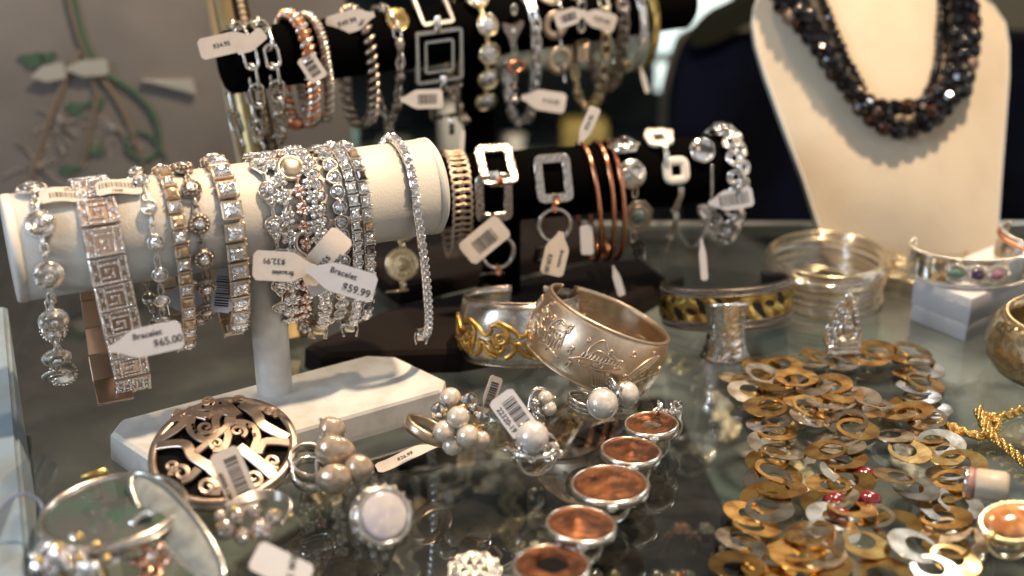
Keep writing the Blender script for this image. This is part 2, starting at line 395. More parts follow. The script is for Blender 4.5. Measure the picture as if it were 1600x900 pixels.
# ================================================================ BACKDROP
def backdrop():
    # grey papered panel standing behind the left half of the counter
    A = V((-74, 64, 0)); B = V((-11, 85, 0)); t = (B-A).normalized(); n = V((t.y, -t.x, 0)); L = (B-A).length
    th = thing('backdrop_panel', 'grey papered panel with painted vines standing behind the left of the counter', 'panel', (A+B)/2)
    Mp = frm((A+B)/2, t, n)            # x along, y up, z out
    part('board', g1(box(L, 75, 1.2, .1)), 'wallpaper', th, Mp @ T_((0, 22, -.6)))
    def W(px, py): p = onplane(px, py, (A+B)/2, n); q = p-(A+B)/2; return (q.dot(t), q.z, .12)
    def vine(name, pts, r, m, taper=True):
        r *= .55
        P = bez([W(*p) for p in pts], 6); part(name, g1(tube(P, (lambda s: r*(1-.6*s)) if taper else r, 8, flat=.5)), m, th, Mp)
    vine('stem', [(104, -20), (118, 40), (135, 90), (150, 150), (140, 200), (130, 260)], .45, 'vine_brown')
    vine('stem', [(128, 75), (100, 130), (68, 210), (45, 300), (40, 420), (10, 520)], .4, 'vine_brown')
    vine('stem', [(150, 110), (185, 160), (215, 230), (245, 330)], .4, 'vine_brown')
    vine('tendril', [(112, -10), (130, 60), (160, 110), (205, 140), (240, 180), (248, 230), (225, 248), (198, 232), (205, 208), (232, 210), (262, 250)], .42, 'vine_green')
    vine('tendril', [(60, 330), (65, 400), (55, 460), (20, 545)], .3, 'vine_green')
    for (x, y, r) in ((50, 92, 1.3), (120, 168, 1.1), (150, 160, 1.0), (108, 265, 1.1), (148, 235, 1.1), (75, 88, .9), (30, 380, .8), (330, 440, .9)):
        c = W(x, y); r *= .5; P = [(c[0]+r*(1+.35*math.sin(5*a+x))*math.cos(a), c[1]+.7*r*(1+.35*math.sin(3*a+x))*math.sin(a)) for a in [2*PI*i/20 for i in range(20)]]
        part('leaf', g1(prism(P, .02, .12), smooth=False), 'vine_green', th, Mp)
    rnd = random.Random(3)
    for (x, y) in ((95, 190), (180, 200), (60, 260), (330, 560), (30, 620)):
        g = G()
        for k in range(16):
            a = rnd.uniform(0, PI*2); c = W(x, y); l = rnd.uniform(.6, 2.2)
            g.add(tube([(c[0], c[1], .1), (c[0]+l*.6*math.cos(a), c[1]+l*.6*math.sin(a), .1), (c[0]+l*math.cos(a+.15), c[1]+l*math.sin(a+.15), .1)], .035, 5))
        part('blossom', g, 'petal', th, Mp)
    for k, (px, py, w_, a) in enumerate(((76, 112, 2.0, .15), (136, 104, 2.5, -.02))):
        c = W(px, py); paper_tag(('small' if k == 0 else 'larger')+' tag reflection built as a pale paper label on the grey panel near the painted vine', Mp @ T_((c[0], c[1], .4)) @ RZ(a), w_, 1.05, [], group=None, mt='pale_reflection')  # tags mirrored in glass, modelled as solid labels
    c = W(265, 132); g = G(); g.add(prism([(c[0]-1.7, c[1]+.5), (c[0]+1.5, c[1]+.2), (c[0]+1.6, c[1]-.7)], .1, .35), smooth=False); part('reflected_shard', g, 'pale_reflection', th, Mp)  # pale triangular reflection, modelled as a flat piece
    # leaning gilt frame at the panel's right edge
    f = thing('mirror_frame', 'leaning gilt mirror frame with a dark beaded inner edge beside the grey panel', 'frame', U(470, 560, z=0))
    a = U(336, -60, d=68); b = U(456, 530, z=.4); ax = (b-a).normalized(); nn = (CP-(a+b)/2).normalized()
    part('gilt_moulding', G().add(strap([a, b], .85, .4, lambda i: nn)), 'frame_gold', f)
    off = ax.cross(nn).normalized(); off = off if off.x > 0 else -off
    g = G().add(strap([a+off*.85, b+off*.85]  , .8, .2, lambda i: nn)); part('dark_inlay', g, 'frame_dark', f)
    g = G()
    for k in range(60): g.add(sph(.2, 8, 5, c=tuple((a+off*.85).lerp(b+off*1.0, k/59)+nn*.3)))
    part('beading', g, 'tan_wood', f)
    part('outer_moulding', G().add(strap([a-off*.75, b-off*.75], .4, .3, lambda i: nn)), 'tan_wood', f)
    # far cabinet with glass shelves and blurred stock
    cb = thing('display_cabinet', 'far display cabinet with pale shelves of blurred stock behind the black stands', 'cabinet', (8, 150, -80))
    part('back_panel', g1(box(96, 1, 175, 0)), 'far_wall', cb, T_((4, 163, 10)))
    for z, m in ((-36, 'far_shelf'), (-20, 'far_shelf'), (-6, 'far_shelf'), (8, 'far_shelf'), (22, 'far_shelf')):
        part('shelf', g1(box(94, 22, 1.0, .1)), m, cb, T_((4, 151, z)))
    for x in (-44, 52): part('upright', g1(box(1.6, 22, 175, .1)), 'steel_trim', cb, T_((x, 151, 10)))
    rnd = random.Random(11); n = 0; cnt = {}; ORD = 'first second third fourth fifth sixth seventh eighth ninth tenth eleventh twelfth thirteenth fourteenth fifteenth sixteenth seventeenth eighteenth'.split()
    CN = {'far_white': 'white', 'far_yellow': 'mustard', 'far_shelf': 'grey green', 'silver': 'silvery', 'navy': 'navy', 'gold': 'golden', 'blue_card': 'sky blue'}
    for z in (-36, -20, -6, 8, 22):
        x = -38
        while x < 48:
            kind = rnd.random(); w_ = rnd.uniform(3, 7); hh = rnd.uniform(2.5, 8)
            m = rnd.choice(('far_white', 'far_yellow', 'far_shelf', 'silver', 'navy', 'silver', 'gold', 'blue_card'))
            if kind < .6:
                g = G().add(box(w_*.8, 4, hh, .3)); nm, ct = 'gift_box', 'box'
            else:
                g = G().add(lathe([(0, 0), (w_*.35, 0), (w_*.4, .4*hh), (w_*.12, hh*.6), (w_*.2, hh), (0, hh)], 14)); g.v = [p-V((0, 0, hh/2)) for p in g.v]; nm, ct = 'display_vase', 'vase'
            g.v = [p+V((x, 143, z+.5+hh/2)) for p in g.v]
            j = cnt.get(z, 0); cnt[z] = j+1
            single(nm, g, m, 'blurred %s %s, %s from the left on the %s shelf of the far cabinet' % (CN[m], ct, ORD[j], {-36: 'lowest', -20: 'second', -6: 'middle', 8: 'fourth', 22: 'top'}[z]), ct, 'stock on the far cabinet')
            x += w_ + rnd.uniform(1, 5); n += 1
    # bright light panel (lit window of the shop) seen blurred at the top
    for k, (x, y, w_, h, lab) in enumerate(((1082, 30, 8, 7, 'small bright lit window far off, above right of the black bars'), (1062, 120, 5, 3, 'smaller lit window pane far off, beside the end of the upper bar'))):
        c = U(x, y, d=135); g = G(); g.add(box(w_, .4, h, .05)); g.v = [p+c for p in g.v]
        single('lit_window', g, 'window_glow', lab, 'window')
    # navy chair back
    c = thing('shop_chair', 'dark navy padded chair back with olive rim behind the necklace display', 'chair', U(1330, 400, d=100)+V((0, 0, -30)))
    def slab(px, dd, th_): 
        P = [U(x, y, d=dd) for x, y in px]; P = bez(P, 5, True); n_ = len(P); v = P + [p+V((0, th_, -.2)) for p in P]
        return v, [tuple(range(n_)), tuple(range(2*n_-1, n_-1, -1))]+[((i+1) % n_, i, n_+i, n_+(i+1) % n_) for i in range(n_)]
    part('upholstery', G().add(slab([(1072, 90), (1052, 200), (1070, 330), (1100, 420), (1300, 440), (1560, 440), (1680, 400), (1690, 100), (1600, 60), (1350, 60), (1120, 66)], 98, 4), smooth=False), 'navy', c)
    part('rim', G().add(slab([(1058, 80), (1034, 200), (1060, 350), (1100, 470), (1400, 480), (1720, 420), (1720, 0), (1500, -40), (1200, 0), (1090, 50)], 104, 3), smooth=False), 'olive', c)
    g = G().add(slab([(1080, 70), (1110, 30), (1150, 8), (1200, -20), (1290, -60), (1290, 20), (1190, 30), (1120, 66)], 97, 3), smooth=False); part('dark_jacket', g, 'dark_olive', c)
    # blue-white cards behind the black stand base
    c = thing('gift_card_box', 'bright blue and white card box behind the black stand base', 'box', U(650, 500, z=0))
    def quad(px, dd, th_=.3, bend=0):
        P = [U(x, y, d=dd+bend*i) for i, (x, y) in enumerate(px)]; v = P + [p+V((0, th_, -.02)) for p in P]; n_ = len(P)
        return v, [tuple(range(n_)), tuple(range(2*n_-1, n_-1, -1))]+[((i+1) % n_, i, n_+i, n_+(i+1) % n_) for i in range(n_)]
    part('blue_panel', G().add(quad([(575, 350), (850, 352), (855, 425), (600, 470), (570, 470)], 78), smooth=False), 'blue_card', c)
    part('white_panel', G().add(quad([(560, 462), (700, 440), (690, 465), (560, 500)], 76), smooth=False), 'far_white', c)
    # frosted side glass of the case at the far left
    s = thing('case_side_glass', 'pale blue frosted edge of the glass case side at the far left', 'glass panel', U(30, 760, z=0))
    a = [U(-30, 480, d=60), U(4, 480, d=60), U(48, 790, d=50), U(48, 1000, d=42), U(-60, 1000, d=42)]
    v = a + [p+V((0, .5, -.3)) for p in a]
    part('frosted_edge', G().add((v, [(0, 1, 2, 3, 4), (9, 8, 7, 6, 5)]+[((i+1) % 5, i, 5+i, 5+(i+1) % 5) for i in range(5)]), smooth=False), 'frosted', s)
mat('pale_reflection', (.42, .42, .38), .7)  # flat pale colour of the modelled reflections on the panel
mat('window_glow', (.7, .8, .8), .6, emit=((.75, .95, .95), 1.0))
mat('frosted', (.28, .38, .47), .3, 0, ('noise', 1.2, .3), .5, vary=(.5, (.25, .30, .33), .4, .6))
backdrop()
# ================================================================ STANDS
class Bar:
    def __init__(s, p, q, R):
        s.p = V(p); s.q = V(q); s.A = (s.q-s.p); s.A.z = 0; s.A.normalize(); s.R = R
        s.F = V((s.A.y, -s.A.x, 0)); 
        if s.F.y > 0: s.F = -s.F
        s.L = (s.q-s.p).length
    def pt(s, t, f, z): return s.p + s.A*t + s.F*f + V((0, 0, z))
    def s_at(s, px, f=None, z=0):
        f = s.R if f is None else f; lo, hi = -12, s.L+12
        for _ in range(40):
            m = (lo+hi)/2
            if proj(s.pt(m, f, z))[0] < px: lo = m
            else: hi = m
        return (lo+hi)/2
    def depth_for(s, t, py):
        lo, hi = 0, 14
        for _ in range(40):
            m = (lo+hi)/2
            if proj(s.pt(t, s.R*.2, -m))[1] < py: lo = m
            else: hi = m
        return (lo+hi)/2
WB = Bar(U(22, 388, d=50.6), U(22, 388, d=50.6)*0 + V((U(668, 282, d=57.2).x, U(668, 282, d=57.2).y, U(22, 388, d=50.6).z)), 2.14)
BZ = 7.0
l1 = U(740, 295, z=BZ); l2 = U(1100, 266, z=BZ); ld = (l2-l1).normalized()
LB = Bar(l1-ld*4.2, l2+ld*1.9, 1.8)
u1 = U(352, 98, z=13.5); u2 = U(1068, 3, z=13.5)
UB = Bar(u1, u2, 1.55)
def stands():
    t = thing('bracelet_stand', 'white leatherette T-bar bracelet stand with a painted wooden base', 'bracelet stand', (WB.pt(WB.s_at(420), 0, 0).x, WB.pt(WB.s_at(420), 0, 0).y, 0))
    R = WB.R; L = WB.L; M = frm(WB.p, V((0, 0, 1)), WB.A)
    part('padded_bar', G().add(lathe([(0, .02), (R*.93, .02), (R, .12), (R, L-.12), (R*.93, L-.02), (0, L-.02)], 64)), 'leatherette', t, M)
    part('end_cap', G().add(lathe([(0, -.22), (R*.98, -.22), (R*1.015, -.12), (R*1.015, .16), (R*.9, .2)], 64)), 'painted_wood', t, M)
    part('end_cap', G().add(lathe([(R*.9, L-.2), (R*1.015, L-.16), (R*1.015, L+.12), (R*.9, L+.3), (0, L+.3)], 64)), 'leatherette', t, M)
    pp = U(428, 612, z=1.3); top = WB.pt(WB.s_at(412, 0, -R), 0, -R+.2)
    pp = V((top.x, top.y, 1.25))
    part('post', G().add(tube([pp, top], .8, 32)), 'painted_wood', t)
    BR = U(600, 549, z=1.3); FR = U(712, 602, z=1.3); BL = U(160, 664, z=1.3); FL = BL+(FR-BR)*1.0; ctr = (BR+FR+BL+FL)/4
    def lerp_poly(z, k):
        P = [BL, BR, FR, FL]; o = []
        for i in range(4):
            a, b, c = P[i-1], P[i], P[(i+1) % 4]; ch = .85
            for q in (b+(a-b).normalized()*ch, b+(c-b).normalized()*ch): q = ctr+(q-ctr)*k; o.append(V((q.x, q.y, z)))
        return o
    rings = [lerp_poly(.0, 1.03), lerp_poly(.25, 1.03), lerp_poly(1.16, 1.015), lerp_poly(1.3, .99)]
    v = sum(rings, []); f = [tuple(range(7, -1, -1)), tuple(range(24, 32))]
    for a in range(3):
        for i in range(8): j = (i+1) % 8; f.append((a*8+i, a*8+j, a*8+8+j, a*8+8+i))
    part('base', G().add((v, f), smooth=False), 'painted_wood', t)
    # black velvet stands
    for bar, lab, pxp, poly, zt in ((LB, 'lower black velvet T-bar bracelet stand carrying copper bangles and hammered links', 783,
            [(480, 538), (600, 484), (950, 404), (1005, 404), (1045, 436), (1000, 462), (880, 520), (720, 546), (505, 552)], 1.2),
            (UB, 'upper black velvet T-bar bracelet stand at the back of the counter', 747, None, 1.0)):
        R = bar.R; L = bar.L; s0 = bar.s_at(pxp, 0, -R); c = bar.pt(s0, 0, 0)
        t = thing('velvet_bracelet_stand', lab, 'bracelet stand', (c.x, c.y, 0)); M = frm(bar.p, V((0, 0, 1)), bar.A)
        part('velvet_bar', G().add(lathe([(0, 0), (R*.9, 0), (R, .2), (R, L-.2), (R*.9, L), (0, L)], 48)), 'velvet', t, M)
        part('post', G().add(tube([V((c.x, c.y, zt-.1)), V((c.x, c.y, c.z-R+.3))], 1.02 if bar is LB else .9, 24)), 'velvet', t)
        if poly: P = [U(x, y, z=zt) for x, y in poly]
        else:
            P = [V((c.x, c.y, 0))+bar.A*x+bar.F*y for x, y in ((-7, 3.6), (7, 3.6), (7, -3.6), (-7, -3.6))]
        cc = sum(P, V((0, 0, 0)))/len(P); n_ = len(P)
        rr = [[V((cc.x+(p.x-cc.x)*k, cc.y+(p.y-cc.y)*k, z)) for p in P] for z, k in ((0.01, 1.02), (zt-.2, 1.01), (zt, .97))]
        v = sum(rr, []); f = [tuple(range(n_-1, -1, -1)), tuple(range(2*n_, 3*n_))]
        for a in range(2):
            for i in range(n_): j = (i+1) % n_; f.append((a*n_+i, a*n_+j, (a+1)*n_+j, (a+1)*n_+i))
        part('base', G().add((v, f), smooth=False), 'velvet_base', t)
stands()
# ================================================================ BRACELETS
def drape(bar, px, py_bot, pyref=None, drift=0.0, th=.12, flare=.55, fz=None):
    "closed loop over the bar in local (pos, tangent, normal); list starts at the back bottom, goes over the top to the front bottom"
    s = bar.s_at(px, bar.R, fz if fz is not None else 0); L = bar.depth_for(s, py_bot); R = bar.R+th
    pts = []; nb = 40
    for i in range(nb+1):
        u = 1-i/nb; f = R*max(0, math.cos(u*PI/2))**flare; pts.append((-f, -L*u))
    for i in range(1, 40): a = PI*i/40; pts.append((-R*math.cos(a), R*math.sin(a)))
    for i in range(nb+1): u = i/nb; f = R*max(0, math.cos(u*PI/2))**flare; pts.append((f, -L*u))
    return [bar.pt(s + (drift*max(0, -z)/L*(1 if f >= 0 else -.4)), f, z) for f, z in pts]
def frames(path, bar, step=None, n=None, t0=0, t1=1):
    P = resample(path, n=1200); a = int(t0*1199); b = int(t1*1199); P = P[a:b+1]
    Q = resample(P, step=step, n=n); out = []
    for i, q in enumerate(Q):
        t = (Q[min(i+1, len(Q)-1)]-Q[max(i-1, 0)]).normalized(); x = (bar.A - t*bar.A.dot(t)).normalized()
        z = x.cross(t)                        # outward normal
        out.append(Matrix(((x.x, t.x, z.x, q.x), (x.y, t.y, z.y, q.y), (x.z, t.z, z.z, q.z), (0, 0, 0, 1))))
    # make sure normals point away from the bar's axis at the top
    k = max(range(len(out)), key=lambda i: out[i].translation.z)
    if out[k].col[2].z < 0: out = [m @ Matrix.Diagonal((-1, 1, -1, 1)) for m in out]
    return out
PM = {}
def pm(key, fn, m):
    if key not in PM: PM[key] = fn().mesh(key, m)
    return PM[key]
def link(parent, M, key, fn, m, subs=(), name='link'):
    o = part(name, pm(key, fn, m), None, parent, M)
    for nm, k2, f2, m2 in subs: part(nm, pm(k2, f2, m2), None, o, Matrix.Identity(4))
    return o
# link shapes (x across, y along, z outward)
def ringlink(w_, l, r, tw=0):
    def f(): return G().add(tube([V(p) for p in rrect(w_, l, min(w_, l)*.48, 5)], r, 8, True), RY(tw))
    return f
def bezelcup(r, h=.16): return lambda: G().add(lathe([(0, -h*.5), (r*.8, -h*.5), (r, h*.2), (r, h), (r*.86, h), (r*.84, h*.5), (0, h*.4)], 18))
def gemof(r, z, n=10): return lambda: G().add(gem(r, .45, n), T_((0, 0, z)), False)
def connectors(t, F0, F1, m='silver', r=.045, w_=.2, key='conn', name='jump_ring'):
    a, b = F0.translation, F1.translation; l = (b-a).length; mid = F0.lerp(F1, .5)
    link(t, mid @ RY(.5), '%s%.2f' % (key, l), ringlink(w_, l, r), m, name=name)
def clasp(t, M, m='silver', s=1.0):
    def f():
        g = G().add(tube([V(p) for p in bez([(0, -.35, 0), (.17, -.15, 0), (.2, .15, 0), (.02, .36, 0), (-.14, .12, 0), (-.13, -.15, 0)], 5, True)], lambda u: .055, 8, True))
        g.add(sph(.08, 8, 6, c=(0, -.42, 0))); g.add(torus(.11, .03, 14, 6), T_((0, .47, 0)) @ RX(PI/2)); return g
    link(t, M @ S_(s), 'clasp_'+m, f, m, name='clasp')
def bl(label, bar, path, cat='bracelet'):
    c = path[len(path)//2]; return thing('bracelet', label, cat, (c.x, c.y, path[0].z))
def station_bracelet(label, bar, px, bot, shape, gap, m='silver', drift=0, t0=0, t1=1, cw=.18, cr=.04, phase=0, clasp_end=False, every=None, flare=.55, th=.2):
    P = drape(bar, px, bot, drift=drift, flare=flare, th=th); t = bl(label, bar, P); F = frames(P, bar, step=gap, t0=t0, t1=t1)
    h = shape[2]/2 if len(shape) > 2 else 0
    for i, M in enumerate(F):
        key, mk = shape[0], shape[1]; mk(t, M, i)
        if i < len(F)-1 and h is not None:
            a = M @ T_((0, h, -.04)); b = F[i+1] @ T_((0, -h, -.04)); d = (b.translation-a.translation).length
            if d > .1:
                n = max(1, int(round(d/.34)))
                for k in range(n):
                    Mk = a.lerp(b, (k+.5)/n) @ RY(.2 if k % 2 else 1.35); link(t, Mk, 'jr%.1f%s%s' % (round(d/n, 1), m, cw), ringlink(cw, round(d/n, 1)+cr*3.2, cr), m, name='jump_ring')
    if clasp_end: clasp(t, F[-1] @ T_((0, .5, .05)), m)
    return t, F
def make_flowerdisc(t, M, i):
    def body():
        g = G().add(lathe([(0, -.12), (.5, -.12), (.64, 0), (.58, .1), (.42, .16), (.30, .24), (.24, .24), (.2, .2), (0, .2)], 28))
        for k in range(22): a = 2*PI*k/22; g.add(sph(.085, 7, 5, c=(.6*math.cos(a), .6*math.sin(a), .03)))
        g.add(torus(.4, .035, 24, 6), T_((0, 0, .19))); return g
    link(t, M @ S_(.88), 'flowerdisc', body, 'silver', [('stone', 'fd_stone', gemof(.2, .26), 'crystal')])
PAT = ["11111111111", "10000000001", "10111111101", "10100000101", "10101110101", "10101010101", "10101000101", "10101111101", "10100000001", "11111111111"]
def make_meander(t, M, i):
    def plate(): return G().add(box(1.5, 1.16, .12, .03), smooth=False)
    def pave():
        g = G(); rnd = random.Random(2)
        for r, row in enumerate(PAT):
            for c, ch in enumerate(row):
                if ch == '1' or (r in (4, 5) and c in (1, 9)):
                    g.add(ico(.078, ((c-5)*.132, (r-4.5)*.112, .085)), None, False)
                    
        for c in range(11):
            for r in (1, 8):
                if c in (1, 2, 8, 9): g.add(ico(.07, ((c-5)*.132, (r-4.5)*.112, .08)), None, False)
        return g
    link(t, M, 'meander_plate', plate, 'muted_rose', [('pave', 'meander_pave', pave, 'pave')])
def make_bezel(r, m='silver', gm='crystal'):
    def mk(t, M, i): link(t, M, 'bezel%.2f%s' % (r, m), bezelcup(r, r*.55), m, [('stone', 'bzs%.2f%s' % (r, gm), gemof(r*.82, r*.32), gm)])
    return mk
def make_square(w_, l, gems, m='silver', bump=.16):
    def mk(t, M, i):
        gm = gems[i % len(gems)]
        def cup():
            g = G().add(box(w_, l*.94, bump, .03, T_((0, 0, 0))), smooth=False)
            for x in (-1, 1):
                for y in (-1, 1): g.add(sph(.05, 6, 4, c=(x*w_*.46, y*l*.4, bump*.75)))
            return g
        link(t, M, 'sq%.2f%.2f%s' % (w_, l, m), cup, m, [('stone', 'sqs%.2f%.2f%s' % (w_, l, gm), lambda: G().add(sqgem(w_*.84, l*.76, bump*1.05), T_((0, 0, bump*.45)), False), gm)])
    return mk
def make_ballflower(r=.42, m='aged_silver'):
    def mk(t, M, i):
        def body():
            g = G().add(lathe([(0, -.14), (r*.9, -.12), (r, 0), (r*.75, .1), (0, .12)], 20))
            for k in range(13): a = 2*PI*k/13; g.add(sph(r*.2, 7, 5, c=(r*.78*math.cos(a), r*.78*math.sin(a), .12)))
            g.add(torus(r*.48, .04, 18, 6), T_((0, 0, .2))); g.add(torus(r*1.0, .03, 22, 6)); return g
        link(t, M, 'ballflower%.2f' % r, body, m, [('stone', 'bf_stone', gemof(r*.44, .2), 'crystal')])
    return mk
def make_tear(t, M, i):
    def body():
        P = [V(p) for p in bez([(0, .55, 0), (.22, .2, 0), (.38, -.1, 0), (.28, -.4, 0), (0, -.52, 0), (-.28, -.4, 0), (-.38, -.1, 0), (-.22, .2, 0)], 4, True)]
        g = G().add(tube(P, .06, 8, True)); g.add(prism([(p.x*.95, p.y*.95) for p in P], -.06, .02), smooth=False)
        for p in P[::3]: g.add(sph(.085, 7, 5, c=(p.x*.75, p.y*.75, .06)))
        return g
    def st(): return G().add(gem(.2, .45, 10), T_((0, -.16, .1)), False).add(gem(.1, .45, 8), T_((0, .2, .08)), False)
    link(t, M @ (RZ(PI) if i < 0 else Matrix.Identity(4)), 'tear', body, 'silver', [('stone', 'tear_stone', st, 'crystal')])
def make_cluster(m='silver', gm='crystal', r=.3):
    def mk(t, M, i):
        def body():
            g = G()
            for k in range(5): a = 2*PI*k/5; g.add(lathe([(0, -.05), (r*.36, 0), (r*.42, .08), (r*.3, .1)], 10), T_((r*.62*math.cos(a), r*.62*math.sin(a), 0)))
            return g.add(sph(r*.3, 8, 6, c=(0, 0, .06)))
        def st():
            g = G()
            for k in range(5): a = 2*PI*k/5; g.add(gem(r*.32, .5, 7), T_((r*.62*math.cos(a), r*.62*math.sin(a), .1)), False)
            return g
        link(t, M @ RZ(i*.7), 'cluster%s%.2f' % (m, r), body, m, [('stone', 'cluster_st%s%.2f' % (gm, r), st, gm)])
    return mk
def cont(label, bar, px, bot, mk, gap, drift=0, t0=0, t1=1, flare=.55, end=None, th=.14):
    P = drape(bar, px, bot, drift=drift, flare=flare, th=th); t = bl(label, bar, P); F = frames(P, bar, step=gap, t0=t0, t1=t1)
    for i, M in enumerate(F): mk(t, M, i)
    if end:
        def f():
            g = G().add(box(.5, .5, .3, .06)); 
            for x in (-.32, .32): g.add(tube([(x, .25, 0), (x*1.2, -.1, .05), (x*.9, -.4, 0)], .045, 6)); g.add(sph(.08, 7, 5, c=(x*.9, -.42, 0)))
            return g
        k = min(range(len(F)), key=lambda j: F[j].translation.z); link(t, frm(F[-1].translation+V((0, -.1, -.25)), (1, 0, 0), (0, -1, .2)) @ S_(end[1]), 'box_clasp_'+end[0], f, end[0], name='clasp')
    return t, F
def white_bar():
    station_bracelet('silver flower-disc link bracelet at the far left end of the white bar', WB, 73, 590, ('fd', make_flowerdisc, 1.1), 2.1, 'silver', drift=-.2, clasp_end=True, cw=.26, cr=.055)
    P = drape(WB, 165, 614, drift=.55, flare=.45); t = bl('wide rose gold bracelet paved with crystals in a Greek key pattern', WB, P)
    F = frames(P, WB, step=1.22, t0=.0, t1=1.0)
    for i, M in enumerate(F): make_meander(t, M, i)
    def cl():
        g = G().add(box(1.2, .3, .25, .05))
        for x in (-.78, .78): g.add(sph(.12, 8, 6, c=(x, .5, 0))); g.add(tube([(x*.8, .5, 0), (x, .5, 0)], .05, 6))
        return g.add(sph(.3, 10, 6, .9, .6, .5, c=(0, -.2, .05)))
    link(t, F[-1] @ T_((0, .62, .05)), 'meander_clasp', cl, 'pale_gold', name='clasp')
    station_bracelet('delicate chain bracelet with round bezel-set crystals right of the Greek key one', WB, 242, 512, ('bz', make_bezel(.33), .66), 1.35, 'silver', drift=.1, cw=.2, cr=.04)
    cont('narrow bracelet of alternating square crystals and gold squares', WB, 282, 545, make_square(.56, .56, ['crystal', 'amber_stone', 'crystal', 'amber_stone'], 'warm_silver'), .6, drift=.1)
    station_bracelet('antiqued chain bracelet with beaded round flower stations', WB, 313, 500, ('bf', make_ballflower(.42), .85), 1.45, 'aged_silver', drift=.15, cw=.2, cr=.045)
    cont('bold tennis bracelet of large princess-cut square crystals in warm-toned metal', WB, 366, 517, make_square(.84, .82, ['crystal'], 'warm_silver', .24), .88, drift=.1, th=.2)
    station_bracelet('silver chain bracelet with crystal teardrop stations above the $32.99 tag', WB, 428, 500, ('td', make_tear, 1.0), 1.5, 'silver', drift=.3, cw=.2)
    station_bracelet('silver chain bracelet of small crystal clusters hanging beside the post', WB, 448, 508, ('cl', make_cluster('silver', 'crystal', .38), .7), .8, 'silver', drift=.2)
    t, F = station_bracelet('crystal cluster bracelet with a rose gold heart toggle', WB, 474, 500, ('cl2', make_cluster('rose_gold', 'crystal', .33), .6), .75, 'rose_gold', drift=.1)
    def heart(): return G().add(tube([V(p) for p in bez([(0, .42, 0), (.35, .55, 0), (.6, .2, 0), (.45, -.2, 0), (0, -.55, 0), (-.5, -.2, 0), (-.55, .25, 0), (-.3, .52, 0)], 5, True)], .11, 8, True))
    c = WB.pt(WB.s_at(482, WB.R+.3, -.6), WB.R+.35, -.8); link(t, frm(c, WB.A, WB.F+V((0, 0, .2))), 'heart', heart, 'silver', name='heart_toggle')
    c = WB.pt(WB.s_at(455, WB.R*.6, 1.9), WB.R*.55, WB.R*.98); link(t, frm(c, WB.A, WB.F+V((0, 0, .9))), 'rosette', lambda: G().add(lathe([(0, 0), (.4, 0), (.55, .15), (.3, .3), (0, .3)], 9)).add(torus(.5, .1, 18, 6), T_((0, 0, .1))), 'warm_silver', name='rosette')
    cont('slim tennis bracelet of small round bezel-set crystals', WB, 503, 512, make_bezel(.25, 'aged_silver'), .5, drift=.1, end=('pale_gold', .9))
    cont('tennis bracelet of round grey crystals in smooth bezels', WB, 530, 500, make_bezel(.32, 'silver', 'grey_crystal'), .62, drift=.15)
    cont('clear crystal baguette bracelet with fold-over silver clasp', WB, 553, 508, make_square(.42, .5, ['crystal'], 'bright_silver', .18), .52, drift=.2, end=('silver', 1))
    cont('slim bracelet mixing clear, amber and smoky square stones', WB, 572, 500, make_square(.46, .52, ['crystal', 'crystal', 'amber_stone', 'crystal', 'smoky_stone', 'crystal'], 'silver', .16), .55, drift=.25)
    cont('fine sparkling tennis bracelet alone near the right end of the white bar', WB, 648, 528, make_square(.36, .36, ['crystal'], 'bright_silver', .2), .37, drift=.9, flare=.4, t0=.40, end=('silver', .8))
    cont('silver cluster bracelet bunched behind the $59.99 tag', WB, 492, 515, make_cluster('silver', 'crystal', .34), .6, drift=.5, th=.3, end=('silver', .9))
white_bar()
